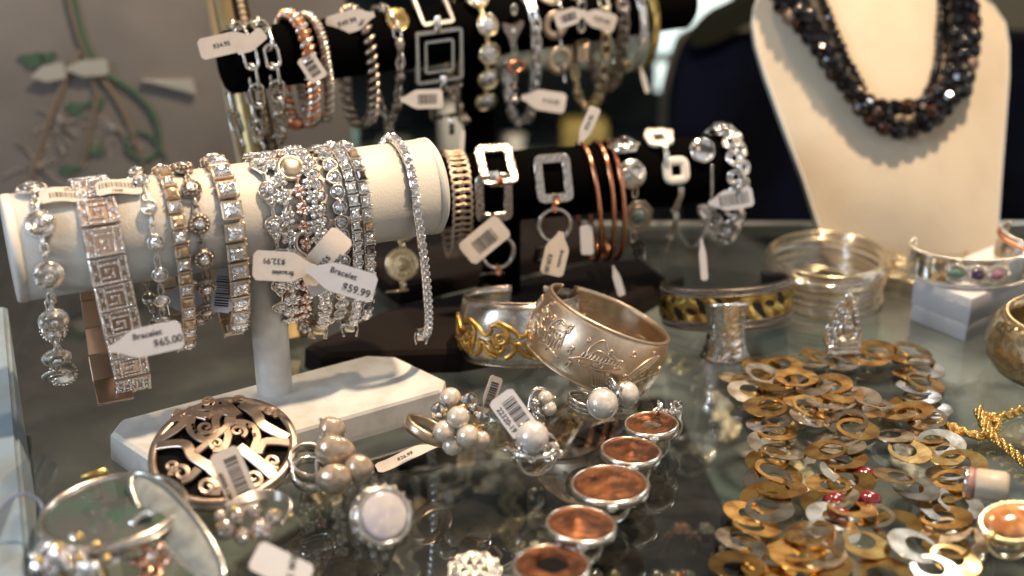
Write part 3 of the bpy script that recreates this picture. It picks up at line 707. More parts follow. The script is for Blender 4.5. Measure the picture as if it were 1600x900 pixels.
def black_bars():
    # lower bar
    def wavy():
        g = G()
        for x in (-1, 1):
            P = bez([(.0, -.3, 0), (x*.42, -.22, .05), (x*.46, 0, .07), (x*.2, .08, .05), (0, .02, 0), (-x*.1, .2, 0)], 5); g.add(tube(P, .07, 7))
        return g
    cont('wavy pale gold wire link bracelet at the left of the lower black bar', LB, 722, 400, lambda t, M, i: link(t, M, 'wavy', wavy, 'warm_silver'), .36, flare=.5)
    def hamrect(): return G().add(strap([V(p) for p in rrect(1.36, 1.75, .12, 2)], .42, .07, None, True), smooth=False)
    def copper_wrap(): return G().add(tube([(0, -.22, 0), (0, .22, 0)], .16, 12)).add(torus(.16, .04, 12, 6), RX(PI/2))
    def ringbig(): return G().add(torus(.84, .13, 32, 10, 1, 1.02))
    def rectring(lab, px, extra):
        P = drape(LB, px, 405, th=.12); t = bl(lab, LB, P); R = LB.R
        for k, a in enumerate((.6, 1.5) if extra else (1.12,)):
            s = LB.s_at(px-4 if k else px, R*math.sin(a), R*math.cos(a)); 
            M = frm(LB.pt(s, (R+.14)*math.sin(a), (R+.14)*math.cos(a)), LB.A, LB.F*math.sin(a)+V((0, 0, math.cos(a))))
            link(t, M @ S_(1.08, 1.15, 1), 'hammered_link', hamrect, 'hammered')
            M2 = M @ T_((0, (-1.1 if M.col[1].z > 0 else 1.1), .05)); link(t, M2, 'copper_wrap', copper_wrap, 'copper', name='copper_wrap')
        if extra:
            link(t, M @ T_((0, 1.0, .1)), 'silver_bar', lambda: G().add(box(.46, .8, .12, .03)), 'bright_silver', name='bar_link')
        s = LB.s_at(px, R, -1.6); zc = -1.7 if not extra else -2.9
        M3 = frm(LB.pt(s+.1, R*.95, zc), LB.A, LB.F+V((0, 0, .1)))
        link(t, M3, 'ring_link', ringbig, 'silver', name='ring_link')
        for y in (.95, -.95): link(t, M3 @ T_((0, y, 0)), 'copper_wrap', copper_wrap, 'copper', name='copper_wrap')
        M4 = frm(LB.pt(s-.1, R*.5, zc-1.9), LB.A, LB.F*.8+V((0, 0, -.6))); link(t, M4 @ S_(.75), 'hammered_link', hamrect, 'hammered')
    rectring('hammered silver rectangle links with copper wraps and a hoop behind a barcode tag', 775, True)
    rectring('single hammered silver rectangle and round hoop bracelet with copper wraps', 864, False)
    R = LB.R
    for k, (px, lab) in enumerate(((925, 'leftmost of three plain copper wire bangles on the lower black bar'), (950, 'middle one of three plain copper wire bangles on the lower black bar'), (966, 'rightmost of three plain copper wire bangles on the lower black bar'))):
        s = LB.s_at(px, R, -.5); P = []
        for i in range(48):
            a = 2*PI*i/48; P.append(LB.pt(s+(.35 if k else .6)*(1-math.cos(a))*.5*(1 if k else 1), 3.2*.74*math.sin(a), -1.25+3.2*math.cos(a)))
        g = G().add(tube(P, .13, 8, True)); single('copper_bangle', g, 'copper', lab, 'bangle', 'copper wire bangles on the lower bar')
    # yin and yang chain
    t = thing('bracelet', 'charm bracelet with a swirl disc, an octagon green stone and dark studs', 'bracelet', LB.pt(LB.s_at(990), 0, -3.6))
    def swirl():
        g = G().add(lathe([(0, -.08), (.76, -.08), (.8, 0), (.74, .1), (0, .14)], 32)); g.add(tube(bez([(-.72, 0, .14), (-.35, .26, .17), (0, 0, .17), (.35, -.26, .17), (.72, 0, .14)], 8), .07, 8)); return g
    s = LB.s_at(988, R, 1); M = frm(LB.pt(s, R*.95, .72), LB.A, LB.F+V((0, 0, .35))); link(t, M, 'swirl_disc', swirl, 'silver', name='swirl_disc')
    def octa():
        P = [(.8*math.cos(a), .9*math.sin(a)) for a in [PI/8+k*PI/4 for k in range(8)]]
        g = G().add(prism(P, -.08, .06), smooth=False); g.add(tube([(p[0], p[1], .06) for p in P], .06, 6, True)); g.add(torus(.42, .07, 26, 8, 1, 1.25), T_((0, 0, .12))); return g
    s2 = LB.s_at(996, R, -1.5); M = frm(LB.pt(s2, R*1.02, -1.55), LB.A, LB.F); link(t, M, 'octagon', octa, 'aged_silver', [('stone', 'oct_stone', lambda: G().add(sph(.4, 16, 10, 1, 1.25, .45, c=(0, 0, .1))), 'teal_stone')], name='octagon_charm')
    for a in (-.25, -2.72): link(t, frm(LB.pt((s+s2)/2, R, a), LB.A, LB.F), 'ylink', ringlink(.26, .55, .06), 'silver', name='jump_ring')
    def plate(): return G().add(lathe([(0, 0), (.85, 0), (.9, .1), (.3, .3), (0, .3)], 6)).add(torus(.3, .07, 18, 6), T_((0, 0, .28)))
    link(t, frm(LB.pt(LB.s_at(975, .8, 1.8), .7, R+.1), LB.A, V((0, -.2, 1))), 'top_plate', plate, 'silver', [('stone', 'tp_stone', lambda: G().add(sph(.26, 12, 8, c=(0, 0, .35))), 'garnet')], name='garnet_plate')
    def studs():
        g = G()
        for r, n in enumerate((3, 2, 2, 1)):
            for k in range(n): g.add(sph(.14, 8, 6, c=((k-(n-1)/2)*.28, -.28*r, 0)))
        return g
    link(t, frm(LB.pt(s2+.1, R, -3.1), LB.A, LB.F), 'studs', studs, 'black_oxide', name='stud_drop'); link(t, frm(LB.pt(s2+.45, R, -3.5), LB.A, LB.F), 'pin', lambda: G().add(tube([(0, .5, 0), (.05, -.6, 0)], .04, 6)), 'silver', name='pin')
    # white enamel squares
    t = thing('bracelet', 'bracelet with a rounded white enamel square link and twisted silver bands', 'bracelet', LB.pt(LB.s_at(1055), 0, -3))
    def esq(): return G().add(strap([V(p) for p in rrect(.98, .98, .25, 4)], .48, .1, None, True))
    s = LB.s_at(1057, R, .8); link(t, frm(LB.pt(s, R*.98, .75), LB.A, LB.F+V((0, 0, .4))), 'enamel_square', esq, 'enamel', name='enamel_square')
    link(t, frm(LB.pt(LB.s_at(1030, .4, R), .3, R+.3), LB.A, V((0, -.35, 1))), 'enamel_square', esq, 'enamel', name='enamel_square')
    def band(): 
        g = G()
        for k in range(4): g.add(tube(bez([(-.2+.12*k, .9, 0), (-.1+.1*k, .3, .1), (-.18+.12*k, -.3, 0), (-.3+.14*k, -.9, -.1)], 5), .06, 6))
        return g
    link(t, frm(LB.pt(LB.s_at(1040, R*.8, 1.4), R*.82, 1.55), LB.A, LB.F+V((0, 0, .8))) @ S_(.7), 'band', band, 'silver', name='band_link')
    for k, (px, z, sc_) in enumerate(((1060, -.8, .8), (1052, -2.2, .8), (1045, -3.2, .5))): link(t, frm(LB.pt(LB.s_at(px, R, z), R*1.02, z), LB.A, LB.F) @ RZ(-.15) @ S_(sc_), 'band', band, 'silver', name='band_link')
    # round disc with rope chain
    t = thing('bracelet', 'rope chain bracelet with a plain polished round disc', 'bracelet', LB.pt(LB.s_at(1103), 0, -4))
    s = LB.s_at(1103, R, 1.4); link(t, frm(LB.pt(s, R*.75, 1.6), LB.A, LB.F+V((0, 0, .75))), 'plain_disc', lambda: G().add(lathe([(0, -.05), (.7, -.05), (.72, 0), (.6, .08), (0, .05)], 32)), 'bright_silver', name='disc')
    P = [LB.pt(LB.s_at(1110, R), R*1.02, .9), LB.pt(LB.s_at(1113, R), R*1.03, -1), LB.pt(LB.s_at(1109, R), R*.95, -2.6), LB.pt(LB.s_at(1098, R), R*.6, -3.9), LB.pt(LB.s_at(1088, R), 0, -3.6), LB.pt(LB.s_at(1082, R), -.6, -2.4), LB.pt(LB.s_at(1084, R), -1.7, -.6)]
    g = G(); Q = resample(bez(P, 8), step=.12)
    for i, q in enumerate(Q): g.add(sph(.085, 6, 4, 1.2, 1.2, .8, c=tuple(q+V((.03*(-1)**i, 0, 0)))))
    part('rope_chain', g, 'silver', t)
    # chunky chain
    def chunky(): return G().add(tube([V(p) for p in rrect(.62, .78, .28, 4)], .12, 8, True)).add(torus(.2, .08, 14, 6))
    P = drape(LB, 1150, 372, th=.35, flare=.3); t = bl('chunky polished silver chain bracelet at the right end of the lower black bar', LB, P)
    for i, M in enumerate(frames(P, LB, step=.48)): link(t, M @ T_((.22*(-1)**i, 0, .1)) @ RY(.5*(-1)**i) @ RZ(.6*i), 'chunky', chunky, 'bright_silver')
    # gold medallions from the bar's left end
    def medal():
        g = G().add(lathe([(0, -.05), (.72, -.05), (.8, .02), (.74, .09), (.66, .05), (0, .05)], 30))
        for k in range(16): a = 2*PI*k/16; g.add(tube([(.22*math.cos(a), .22*math.sin(a), .07), (.6*math.cos(a), .6*math.sin(a), .07)], .05, 6))
        return g.add(torus(.8, .06, 30, 6)).add(sph(.16, 10, 6, c=(0, 0, .05)))
    t = thing('bracelet', 'gold medallion link bracelet hanging behind the white bar', 'bracelet', LB.pt(LB.s_at(640), 0, -4.6))
    for px, py in ((628, 352), (628, 413)): 
        c = U(px, py, d=65.5); link(t, frm(c, LB.A, CP-c), 'medallion', medal, 'pale_gold', name='medallion')
    for px, py in ((628, 383), (630, 446)):
        c = U(px, py, d=65.5); link(t, frm(c, LB.A, CP-c), 'medal_hinge', lambda: G().add(tube([(-.15, 0, 0), (.15, 0, 0)], .12, 10)).add(box(.3, .5, .1, .03)), 'pale_gold', name='hinge')
    link(t, frm(U(620, 455, d=65.5), LB.A, LB.F), 'medal_bar', lambda: G().add(tube([(-.6, 0, 0), (.6, 0, 0)], .07, 8)), 'pale_gold', name='toggle_bar')
    # ---------------- upper bar
    def oval(w_, l, r): return ringlink(w_, l, r)
    def chain(label, px, bot, w_, l, r, m, gap, **k):
        P = drape(UB, px, bot, **k); t = bl(label, UB, P)
        for i, M in enumerate(frames(P, UB, step=gap)): link(t, M @ RY(.25 if i % 2 else 1.2) @ T_((0, 0, .05)), 'ch%.2f%.2f%s' % (w_, l, m), oval(w_, l, r), m)
        return t
    chain('chain bracelet of bent oval silver links at the left end of the upper bar', 392, 215, .62, 1.3, .09, 'silver', .98, drift=.6)
    chain('second oval link silver chain with beaded end on the upper bar', 425, 222, .66, 1.15, .1, 'silver', .88, drift=.6)
    def twist(label, px, bot, R0, step, m, m2=None, **k):
        P = drape(UB, px, bot, th=R0, **k); t = bl(label, UB, P); F = frames(P, UB, step=step)
        def seg(): return G().add(sph(1, 14, 8, R0*1.25, R0*.52, R0*.9))
        for i, M in enumerate(F): link(t, M @ RZ(.55), 'tw%.2f%s' % (R0, m if not (m2 and i % 2) else m2), seg, m if not (m2 and i % 2) else m2, name='coil')
    twist('thick twisted copper and silver rope bracelet on the upper bar', 478, 195, .40, .38, 'copper', 'silver', drift=.5)
    twist('thin twisted silver rope bracelet beside the thick copper one', 505, 190, .27, .24, 'aged_silver', 'silver', drift=.5)
    twist('braided dark silver bracelet on the upper bar right of the white tag', 575, 195, .33, .5, 'aged_silver', drift=.45)
    t, F = station_bracelet('twisted silver drop bracelet with a gold coin charm on top', UB, 622, 200, ('s', lambda t, M, i: link(t, M, 'drop', lambda: G().add(lathe([(0, .5), (.12, .35), (.3, -.1), (.2, -.4), (0, -.45)], 12), RX(-PI/2)), 'aged_silver'), .9), 1.7, 'silver', cw=.4, cr=.07)
    c = UB.pt(UB.s_at(619, .9, 1.3), 1.05, 1.3); link(t, frm(c, UB.A, UB.F+V((0, 0, .5))), 'coin_charm', lambda: G().add(lathe([(0, -.05), (.55, -.05), (.6, .02), (.5, .07), (0, .05)], 24)).add(torus(.58, .07, 24, 6)), 'gold', name='coin_charm')
    t = thing('bracelet', 'bold bracelet of nested open silver squares in the middle of the upper bar', 'bracelet', UB.pt(UB.s_at(690), 0, -4))
    def sq(a, r): return lambda: G().add(strap([V(p) for p in rrect(a, a, .08, 2)], r, r*.45, None, True), smooth=False)
    Rr = UB.R
    for px, z, a, f in ((676, 1.62, 1.75, .9), (686, -.7, 2.6, Rr+.15), (695, -3.35, 1.55, Rr*.9)):
        M = frm(UB.pt(UB.s_at(px, f, z), f, z), UB.A, UB.F+V((0, 0, .9 if z > 1 else 0)))
        link(t, M, 'sq%.1f' % a, sq(a, .22), 'silver', name='square_link')
        if a > 2: link(t, M, 'sqi', sq(1.6, .17), 'silver', name='inner_square')
    for px, z in ((681, .95), (690, -2.2), (703, -4.6)): link(t, frm(UB.pt(UB.s_at(px, Rr, z), Rr+.2, z), UB.A, UB.F), 'sqbar', lambda: G().add(box(.34, .95, .16, .05)), 'bright_silver', name='bar_link')
    station_bracelet('bracelet of large round faceted crystals on the upper bar', UB, 757, 180, ('rc', make_bezel(.62, 'pale_gold', 'crystal'), 1.2), 1.45, 'pale_gold', drift=.4, cr=.06)
    t = thing('bracelet', 'silver bracelet with a shield-shaped crystal plaque and an oval loop', 'bracelet', UB.pt(UB.s_at(805), 0, -4))
    def shield():
        P = bez([(-.6, .5, 0), (0, .35, 0), (.6, .5, 0), (.62, .2, 0), (.25, -.4, 0), (.15, -.8, 0), (-.15, -.8, 0), (-.25, -.4, 0), (-.62, .2, 0)], 4, True); return G().add(prism([(p.x, p.y) for p in P], -.1, .1), smooth=False)
    link(t, frm(UB.pt(UB.s_at(798, Rr, 0), Rr+.15, .1), UB.A, UB.F), 'shield', shield, 'aged_silver', [('stone', 'shs', gemof(.2, .12), 'crystal')], name='shield_plaque')
    link(t, frm(UB.pt(UB.s_at(806, Rr, -2), Rr, -1.9), UB.A, UB.F), 'ovloop', lambda: G().add(torus(.42, .15, 22, 8, 1.2, .7)), 'copper', name='oval_loop')
    for z in (1.2, -1.0, -2.6, -3.3): link(t, frm(UB.pt(UB.s_at(803, Rr, z), Rr+.02, z), UB.A, UB.F), 'smlink', ringlink(.26, .5, .07), 'silver', name='jump_ring')
    link(t, frm(UB.pt(UB.s_at(808, Rr, -4), Rr*.8, -3.9), UB.A, UB.F), 'endball', lambda: G().add(sph(.26, 12, 8)), 'silver', name='end_bead')
    chain('slim box-link silver bracelet on the upper bar left of the flat rings', 835, 190, .42, .8, .11, 'bright_silver', .52, drift=.4)
    t = thing('bracelet', 'bracelet of large flat round rings joined by thin bars on the upper bar', 'bracelet', UB.pt(UB.s_at(875), 0, -4))
    for px, z, a in ((858, 1.75, .9), (868, .1, 0), (874, -1.9, 0)):
        f = Rr+.1 if z < 1.5 else Rr*.6
        M = frm(UB.pt(UB.s_at(px, f, z), f, z), UB.A, UB.F+V((0, 0, a))); link(t, M, 'flatring', lambda: G().add(lathe([(.42, -.07), (.78, -.07), (.82, 0), (.78, .07), (.42, .07), (.38, 0)], 30, closed_prof=True)), 'warm_silver', name='flat_ring')
        link(t, M @ T_((.2, -.75, .12)) @ RZ(.25), 'thinbar', lambda: G().add(tube([(0, .5, 0), (0, -.55, 0)], .07, 8)), 'bright_silver', name='bar_link')
    t = thing('bracelet', 'bracelet with a long loop and a knotted silver charm on the upper bar', 'bracelet', UB.pt(UB.s_at(910), 0, -3))
    link(t, frm(UB.pt(UB.s_at(906, Rr, 0), Rr+.15, .4), UB.A, UB.F), 'longloop', ringlink(.42, 1.7, .09), 'silver', name='loop_link')
    link(t, frm(UB.pt(UB.s_at(903, Rr, 1.5), Rr*.7, 1.6), UB.A, UB.F+V((0, 0, 1))), 'rndlink', ringlink(.8, .8, .1), 'pale_gold', name='loop_link')
    def knot():
        g = G()
        for k in range(5): g.add(torus(.42, .1, 18, 6), T_((0, .22*(k-2), 0)) @ RX(1.25+.1*k) @ RY(.3))
        return g
    link(t, frm(UB.pt(UB.s_at(911, Rr, -1.6), Rr*.9, -1.7), UB.A, UB.F), 'knot', knot, 'warm_silver', name='knot_charm')
    chain('gold oval link bracelet on the upper bar', 945, 165, .5, .85, .1, 'pale_gold', .66, drift=.4)
    chain('dark silver curb chain bracelet left of the flat bangles', 972, 135, .55, .75, .12, 'aged_silver', .5, drift=.4)
    for k, (px, m, lab) in enumerate(((1000, 'bright_silver', 'plain flat polished silver bangle near the right end of the upper bar'), (1019, 'folded_gold', 'engraved gilt flat bangle at the right end of the upper bar'))):
        s = UB.s_at(px, Rr, 0); 
        for_pts = [UB.pt(s, 2.7*.75*math.sin(a), -.9+2.7*math.cos(a)) for a in [2*PI*i/48 for i in range(48)]]
        nn = lambda i, q=for_pts: (q[i]-UB.pt(s, 0, -.9))
        single('flat_bangle', G().add(strap(for_pts, .55, .06, nn, True)), m, lab, 'bangle')
black_bars()
# ================================================================ NECKLACE DISPLAY
BB = V(U(1422, 428, z=0)); BD = V((.06, .50, .866)).normalized()            # foot of the board and its upward direction
BN = V((0, -1, 0)); BN = (BN - BD*BN.dot(BD)).normalized()
def bustpt(px, py, off=0.0):
    "point on the domed front of the board seen at this pixel"
    ctr = 1378+ (py-50)*.115; halfw = 195 - max(0, py-60)*.17
    p = onplane(px, py, BB, BN); u = max(-1, min(1, (px-ctr)/halfw))
    q = onplane(px, py, BB + BN*(1.7*(1-u*u)*min(1, (430-py)/150) + off), BN); return q
def necklace_display():
    t = thing('necklace_display', 'cream linen necklace bust leaning back on the counter', 'display bust', (BB.x, BB.y, 0))
    rows = [(432, 1300, 1553), (390, 1291, 1556), (340, 1275, 1560), (280, 1256, 1564), (200, 1226, 1570), (120, 1197, 1576), (70, 1182, 1576), (35, 1177, 1570), (8, 1181, 1552), (-20, 1192, 1515), (-50, 1220, 1475), (-90, 1262, 1440), (-150, 1290, 1418), (-210, 1296, 1412)]
    v = []; n = 24
    for py, l, r in rows:
        for k in range(n+1):
            x = l+(r-l)*k/n; v.append(bustpt(x, py) if py > -60 else bustpt(x, py)+BN*(0))
    m = len(rows); N = n+1; back = [p-BN*.55 for p in v]; f = []
    for i in range(m-1):
        for k in range(n): f.append((i*N+k, i*N+k+1, (i+1)*N+k+1, (i+1)*N+k)); o = m*N; f.append((o+(i+1)*N+k, o+(i+1)*N+k+1, o+i*N+k+1, o+i*N+k))
    part('front_pad', G().add((v+back, f)), 'linen', t)
    rim = [i*N for i in range(m)] + [(m-1)*N+k for k in range(1, N)] + [i*N+n for i in range(m-2, -1, -1)] + [k for k in range(n-1, 0, -1)]
    P = [v[i]-BN*.28 for i in rim]; part('edge', G().add(strap(P, .62, .06, lambda i: (P[i]-(BB+BD*9)), True)), 'board_edge', t)
    part('easel_leg', G().add(strap([BB+BD*10-BN*.8, V((BB.x, BB.y+11, .1))], 3.0, .12, lambda i: (0, 1, .5))), 'board_edge', t)
    # necklace: three strands of beads
    nk = thing('necklace', 'chunky black bead necklace of several strands draped on the cream bust', 'necklace', bustpt(1403, 190, .4))
    S = {
     'inner': ([(1272, -40), (1288, 8), (1303, 45), (1317, 80), (1331, 108), (1348, 140)], 16, None),
     'inner2': ([(1474, -40), (1472, 0), (1470, 45), (1467, 90), (1460, 120), (1448, 148), (1438, 160)], 15, None),
     'mid': ([(1235, -30), (1262, 20), (1284, 62), (1304, 98), (1326, 132), (1350, 156), (1378, 166), (1408, 168), (1437, 165), (1462, 152), (1482, 122), (1490, 92), (1494, 55), (1492, 15), (1486, -30)], 27, (2, 5, 9)),
     'outer': ([(1205, -30), (1222, 8), (1240, 30), (1262, 52), (1280, 78), (1297, 104), (1318, 130), (1340, 160), (1364, 186), (1388, 200), (1412, 204), (1438, 200), (1462, 184), (1486, 160), (1506, 136), (1515, 100), (1520, 60), (1518, 22), (1508, -30)], 29, (1, 2, 7, 17))}
    S['mid2'] = ([(1222, -30), (1250, 20), (1272, 55), (1294, 90), (1314, 118), (1338, 146), (1362, 172), (1388, 184)], 24, (1,)); S['mid3'] = ([(1440, 184), (1466, 168), (1490, 142), (1502, 112), (1506, 70), (1506, 25), (1498, -30)], 25, (1,))
    rnd = random.Random(5)
    for nm, (pts, size, odd) in S.items():
        d0 = 73; r = size/2*1.04*d0/FPX; off = {'inner': .35, 'inner2': .35, 'mid': .9, 'outer': .85, 'mid2': 1.15, 'mid3': 1.15}[nm]
        P = bez([bustpt(x, y, off) for x, y in pts], 10); Q = resample(P, step=r*1.5); st = thing
        strand = part('strand', G().add(tube(P, .05, 6)), 'onyx', nk)
        if nm.startswith('inner'): kinds = ['onyx']
        for i, q in enumerate(Q):
            rr = r*rnd.uniform(.85, 1.08); m = 'onyx'
            if odd:
                u = i/(len(Q)-1)
                if nm == 'outer' and (abs(u-.12) < .02 or abs(u-.80) < .016 or abs(u-.37) < .012): m = 'filigree'
                elif nm == 'mid' and (abs(u-.38) < .014 or abs(u-.33) < .012 or abs(u-.9) < .012): m = 'filigree'
                elif rnd.random() < .08: m = 'brown_agate'
            fac = rnd.random() < .75 and m != 'filigree'
            k = 'bead_%s_%s' % (m, fac)
            me = pm(k, (lambda: G().add(sph(1, 8, 5), None, False)) if fac else (lambda: G().add(sph(1, 16, 10))), m)
            o = bpy.data.objects.new('bead', me); COL.objects.link(o); o.parent = strand
            o.matrix_basis = T_(q-V(nk.location)) @ RX(rnd.uniform(0, 3)) @ RY(rnd.uniform(0, 3)) @ S_(rr)
necklace_display()
# ================================================================ PRICE TAGS
def ptag(label, p1, d1, p2, d2, hpx, **k):
    M, L = tag_frame(p1, d1, p2, d2, k.pop('roll', 0)); d = (d1+d2)/2
    if k.pop('upside', False): pass
    return paper_tag(label, M, L, hpx*d/FPX, **k)
def tags():
    ptag('price tag reading Bracelet $65.00 on the Greek key bracelet', (172, 540), 49.0, (285, 520), 49.5, 50, texts=[('Bracelet', .35, .22, .34, .02), ('$65.00', .85, -.24, .42, -.0)], notch_=None) if False else \
    ptag('price tag reading Bracelet $65.00 on the Greek key bracelet', (170, 546), 48.3, (285, 521), 48.8, 46, texts=[('Bracelet', .1, .24, .33, 0), ('$65.00', .80, -.16, .40, .02)], mt='cool_paper')
    ptag('price tag reading Bracelet $59.99, nearest of the bunch on the white bar', (478, 420), 50.6, (586, 452), 50.8, 46, texts=[('Bracelet', .05, .24, .33, -.03), ('$59.99', .72, -.26, .42, -.03)], mt='cool_paper')
    ptag('upside-down price tag reading $32.99 at the left of the bunch', (492, 419), 51.6, (396, 414), 50.6, 47, texts=[('$32.99', .42, -.2, .33, 0), ('Bracelet', .05, .25, .26, 0)], bend=.08)
    ptag('folded price tag behind the $59.99 one, its lettering upside down', (535, 368), 51.2, (478, 434), 52.0, 42, texts=[('$59.99', .30, .12, .34, 0), ('Bracelet', -.1, .5, .26, 0)], bend=.14, neck=False)
    ptag('crumpled end of a second tag tucked below the folded one', (520, 425), 52.4, (478, 446), 52.2, 44, texts=[('6-', 0, 0, .3, 0)], neck=False)
    # barcode strip lying over the top of the white bar
    s1 = WB.s_at(95, WB.R*.3, WB.R); s2 = WB.s_at(212, 0, WB.R); R = WB.R+.2
    for (sa, sb, lab, tx, bars) in ((WB.s_at(62, .5, R), WB.s_at(128, .5, R), 'barcode label lying on top of the white bar, left of the Greek key bracelet', '20.294', (-.5, .9, -.05, .3)), (WB.s_at(150, .5, R), WB.s_at(214, .5, R), 'barcode label reading 1040 on the white bar, right of the Greek key bracelet', '1040', (-.75, .7, .1, .3))):
        a = .42; c = WB.pt((sa+sb)/2, (R+.12)*math.sin(a), (R+.12)*math.cos(a)); M = frm(c, WB.A, WB.F*math.sin(a)+V((0, 0, math.cos(a)))) @ RZ(-.04)
        paper_tag(lab, M, (sb-sa)*1.1, .8, [(tx, -.1 if tx == '1040' else .35, -.26 if tx == '1040' else .27, .22, 0)], bars, neck=False, bend=.1)
    ptag('barcode tag hanging behind the princess-cut bracelet', (352, 412), 53.5, (345, 488), 53.3, 34, bars=(-.5, .8, .0, .6), roll=.3, mt='cool_paper')
    ptag('pale blank tag behind the beaded flower bracelet', (255, 470), 54, (318, 462), 54, 40, mt='cool_paper')
    # lower black bar
    ptag('hanging price tag reading $39.00 below the round hoop bracelet', (877, 362), 63.5, (861, 430), 63.5, 37, texts=[('$39.00', .55, -.28, .34, 0), ('Bracelet', .2, .26, .26, 0)])
    ptag('barcode tag hanging inside the hoop with copper wraps', (785, 352), 64.0, (729, 398), 63.2, 42, bars=(-.6, .6, .05, .7), neck=False)
    ptag('tall narrow tag standing up above the copper bangles', (905, 226), 66, (931, 168), 66, 19, texts=[('$24.95', .2, 0, .3, 0)])
    ptag('small tag seen edge-on standing above the wavy gold bracelet', (720, 262), 65, (723, 203), 65, 8)
    ptag('barcode tag behind the chunky silver chain', (1108, 318), 66.5, (1176, 306), 66.5, 32, bars=(-.6, .9, 0, .6), mt='cool_paper')
    ptag('narrow lilac-white tag dangling below the rope chain', (1096, 372), 66, (1101, 438), 66, 11, mt='cool_paper')
    ptag('narrow tag dangling below the copper bangles', (958, 415), 66, (972, 462), 66, 12, mt='cool_paper')
    ptag('small white tag between the hoop and the copper bangles', (916, 352), 65.5, (918, 398), 65.5, 20, mt='cool_paper', neck=False)
    # upper bar
    ptag('tag at the far left end of the upper black bar', (400, 58), 61.5, (312, 78), 61.5, 33, texts=[('$34.95', .3, 0, .3, PI)])
    ptag('tag pointing up among the silver chains on the upper bar', (372, 84), 61, (412, 50), 61, 22)
    ptag('barcode tag wrapped on the thick twisted bracelet', (476, 88), 63.0, (500, 124), 63.0, 30, bars=(-.3, .4, 0, .5), neck=False)
    ptag('white tag lying flat beside the braided bracelet', (585, 22), 64.5, (512, 44), 64.5, 34, texts=[('$49.99', .2, 0, .36, PI)])
    ptag('barcode tag below the nested square bracelet', (626, 156), 66, (692, 154), 66, 30, bars=(-.2, .8, 0, .5))
    ptag('brownish tag over the flat rings on the upper bar', (915, 18), 68, (868, 34), 68, 26, bars=(-.3, .5, 0, .4))
    ptag('long white tag right of the flat rings on the upper bar', (908, 22), 70, (962, 38), 70, 28, texts=[('$29.00', .2, 0, .34, 0)])
    ptag('rosy tag hanging low under the shield plaque', (815, 152), 70, (884, 162), 70, 32, texts=[('$18.00', .4, 0, .34, 0)])
    ptag('thin sliver of a tag under the flat bangles', (1001, 104), 74, (1012, 145), 74, 8)
    ptag('cream tag at the top of the white enamel bracelet', (1008, 210), 67, (1052, 212), 67, 24, neck=False, roll=-.6)
tags()
# ================================================================ CUFFS AND BANGLES ON THE GLASS
def cuffband(R, hh, bulge, th, a0, a1, n=72, sy=1.0, k=8, taper=0.0):
    "band swept about z, height 2hh, barrel bulge; closed cross-section"
    v = []; f = []; m = 2*(k+1)
    full = abs(a1-a0-2*PI) < 1e-5; cols = n if full else n+1
    for i in range(cols):
        a = a0+(a1-a0)*i/n; e = abs(2*i/n-1); h_ = hh*(1-taper*e*e)
        P = []
        for j in range(k+1): z = -h_+2*h_*j/k; r = R+bulge*(1-(z/hh)**2); P.append((r, z))
        for j in range(k, -1, -1): z = -h_+2*h_*j/k; r = R+bulge*(1-(z/hh)**2)-th; P.append((r, z))
        for r, z in P: v.append((r*math.cos(a), r*math.sin(a)*sy, z))
    for i in range(n):
        j = (i+1) % cols
        for q in range(m): l = (q+1) % m; f.append((i*m+q, j*m+q, j*m+l, i*m+l))
    if not full: f.append(tuple(range(m-1, -1, -1))); f.append(tuple((cols-1)*m+q for q in range(m)))
    return v, f
def bandpt(R, hh, bulge, a, z, off=0.0, sy=1.0):
    r = R+bulge*(1-(z/hh)**2)+off; return V((r*math.cos(a), r*math.sin(a)*sy, z))
def onband(curves, R, hh, bulge, off, r, sy=1.0, n=6, flat=.6):
    "curves: lists of (arc length, z) mapped on the band"
    g = G()
    for c in curves:
        P = bez([V((x, y, 0)) for x, y in c], 5); g.add(tube([bandpt(R, hh, bulge, p.x/R, p.y, off, sy) for p in P], r, n, flat=flat, up=lambda i, P=P: V((math.cos(P[i].x/R), math.sin(P[i].x/R), 0)))); 
    return g
def spiral(cx, cy, r, turns, a0, dirn=1, n=14, tail=None):
    P = [(cx+r*(1-.75*k/n)*math.cos(a0+dirn*2*PI*turns*k/n), cy+r*(1-.75*k/n)*math.sin(a0+dirn*2*PI*turns*k/n)) for k in range(n+1)]
    return (tail or []) + P
def rimrope(R, z, r, a0, a1, sy=1.0, n=150):
    g = G(); 
    for i in range(n): a = a0+(a1-a0)*i/n; g.add(ico(r, (R*math.cos(a), R*math.sin(a)*sy, z)))
    return g
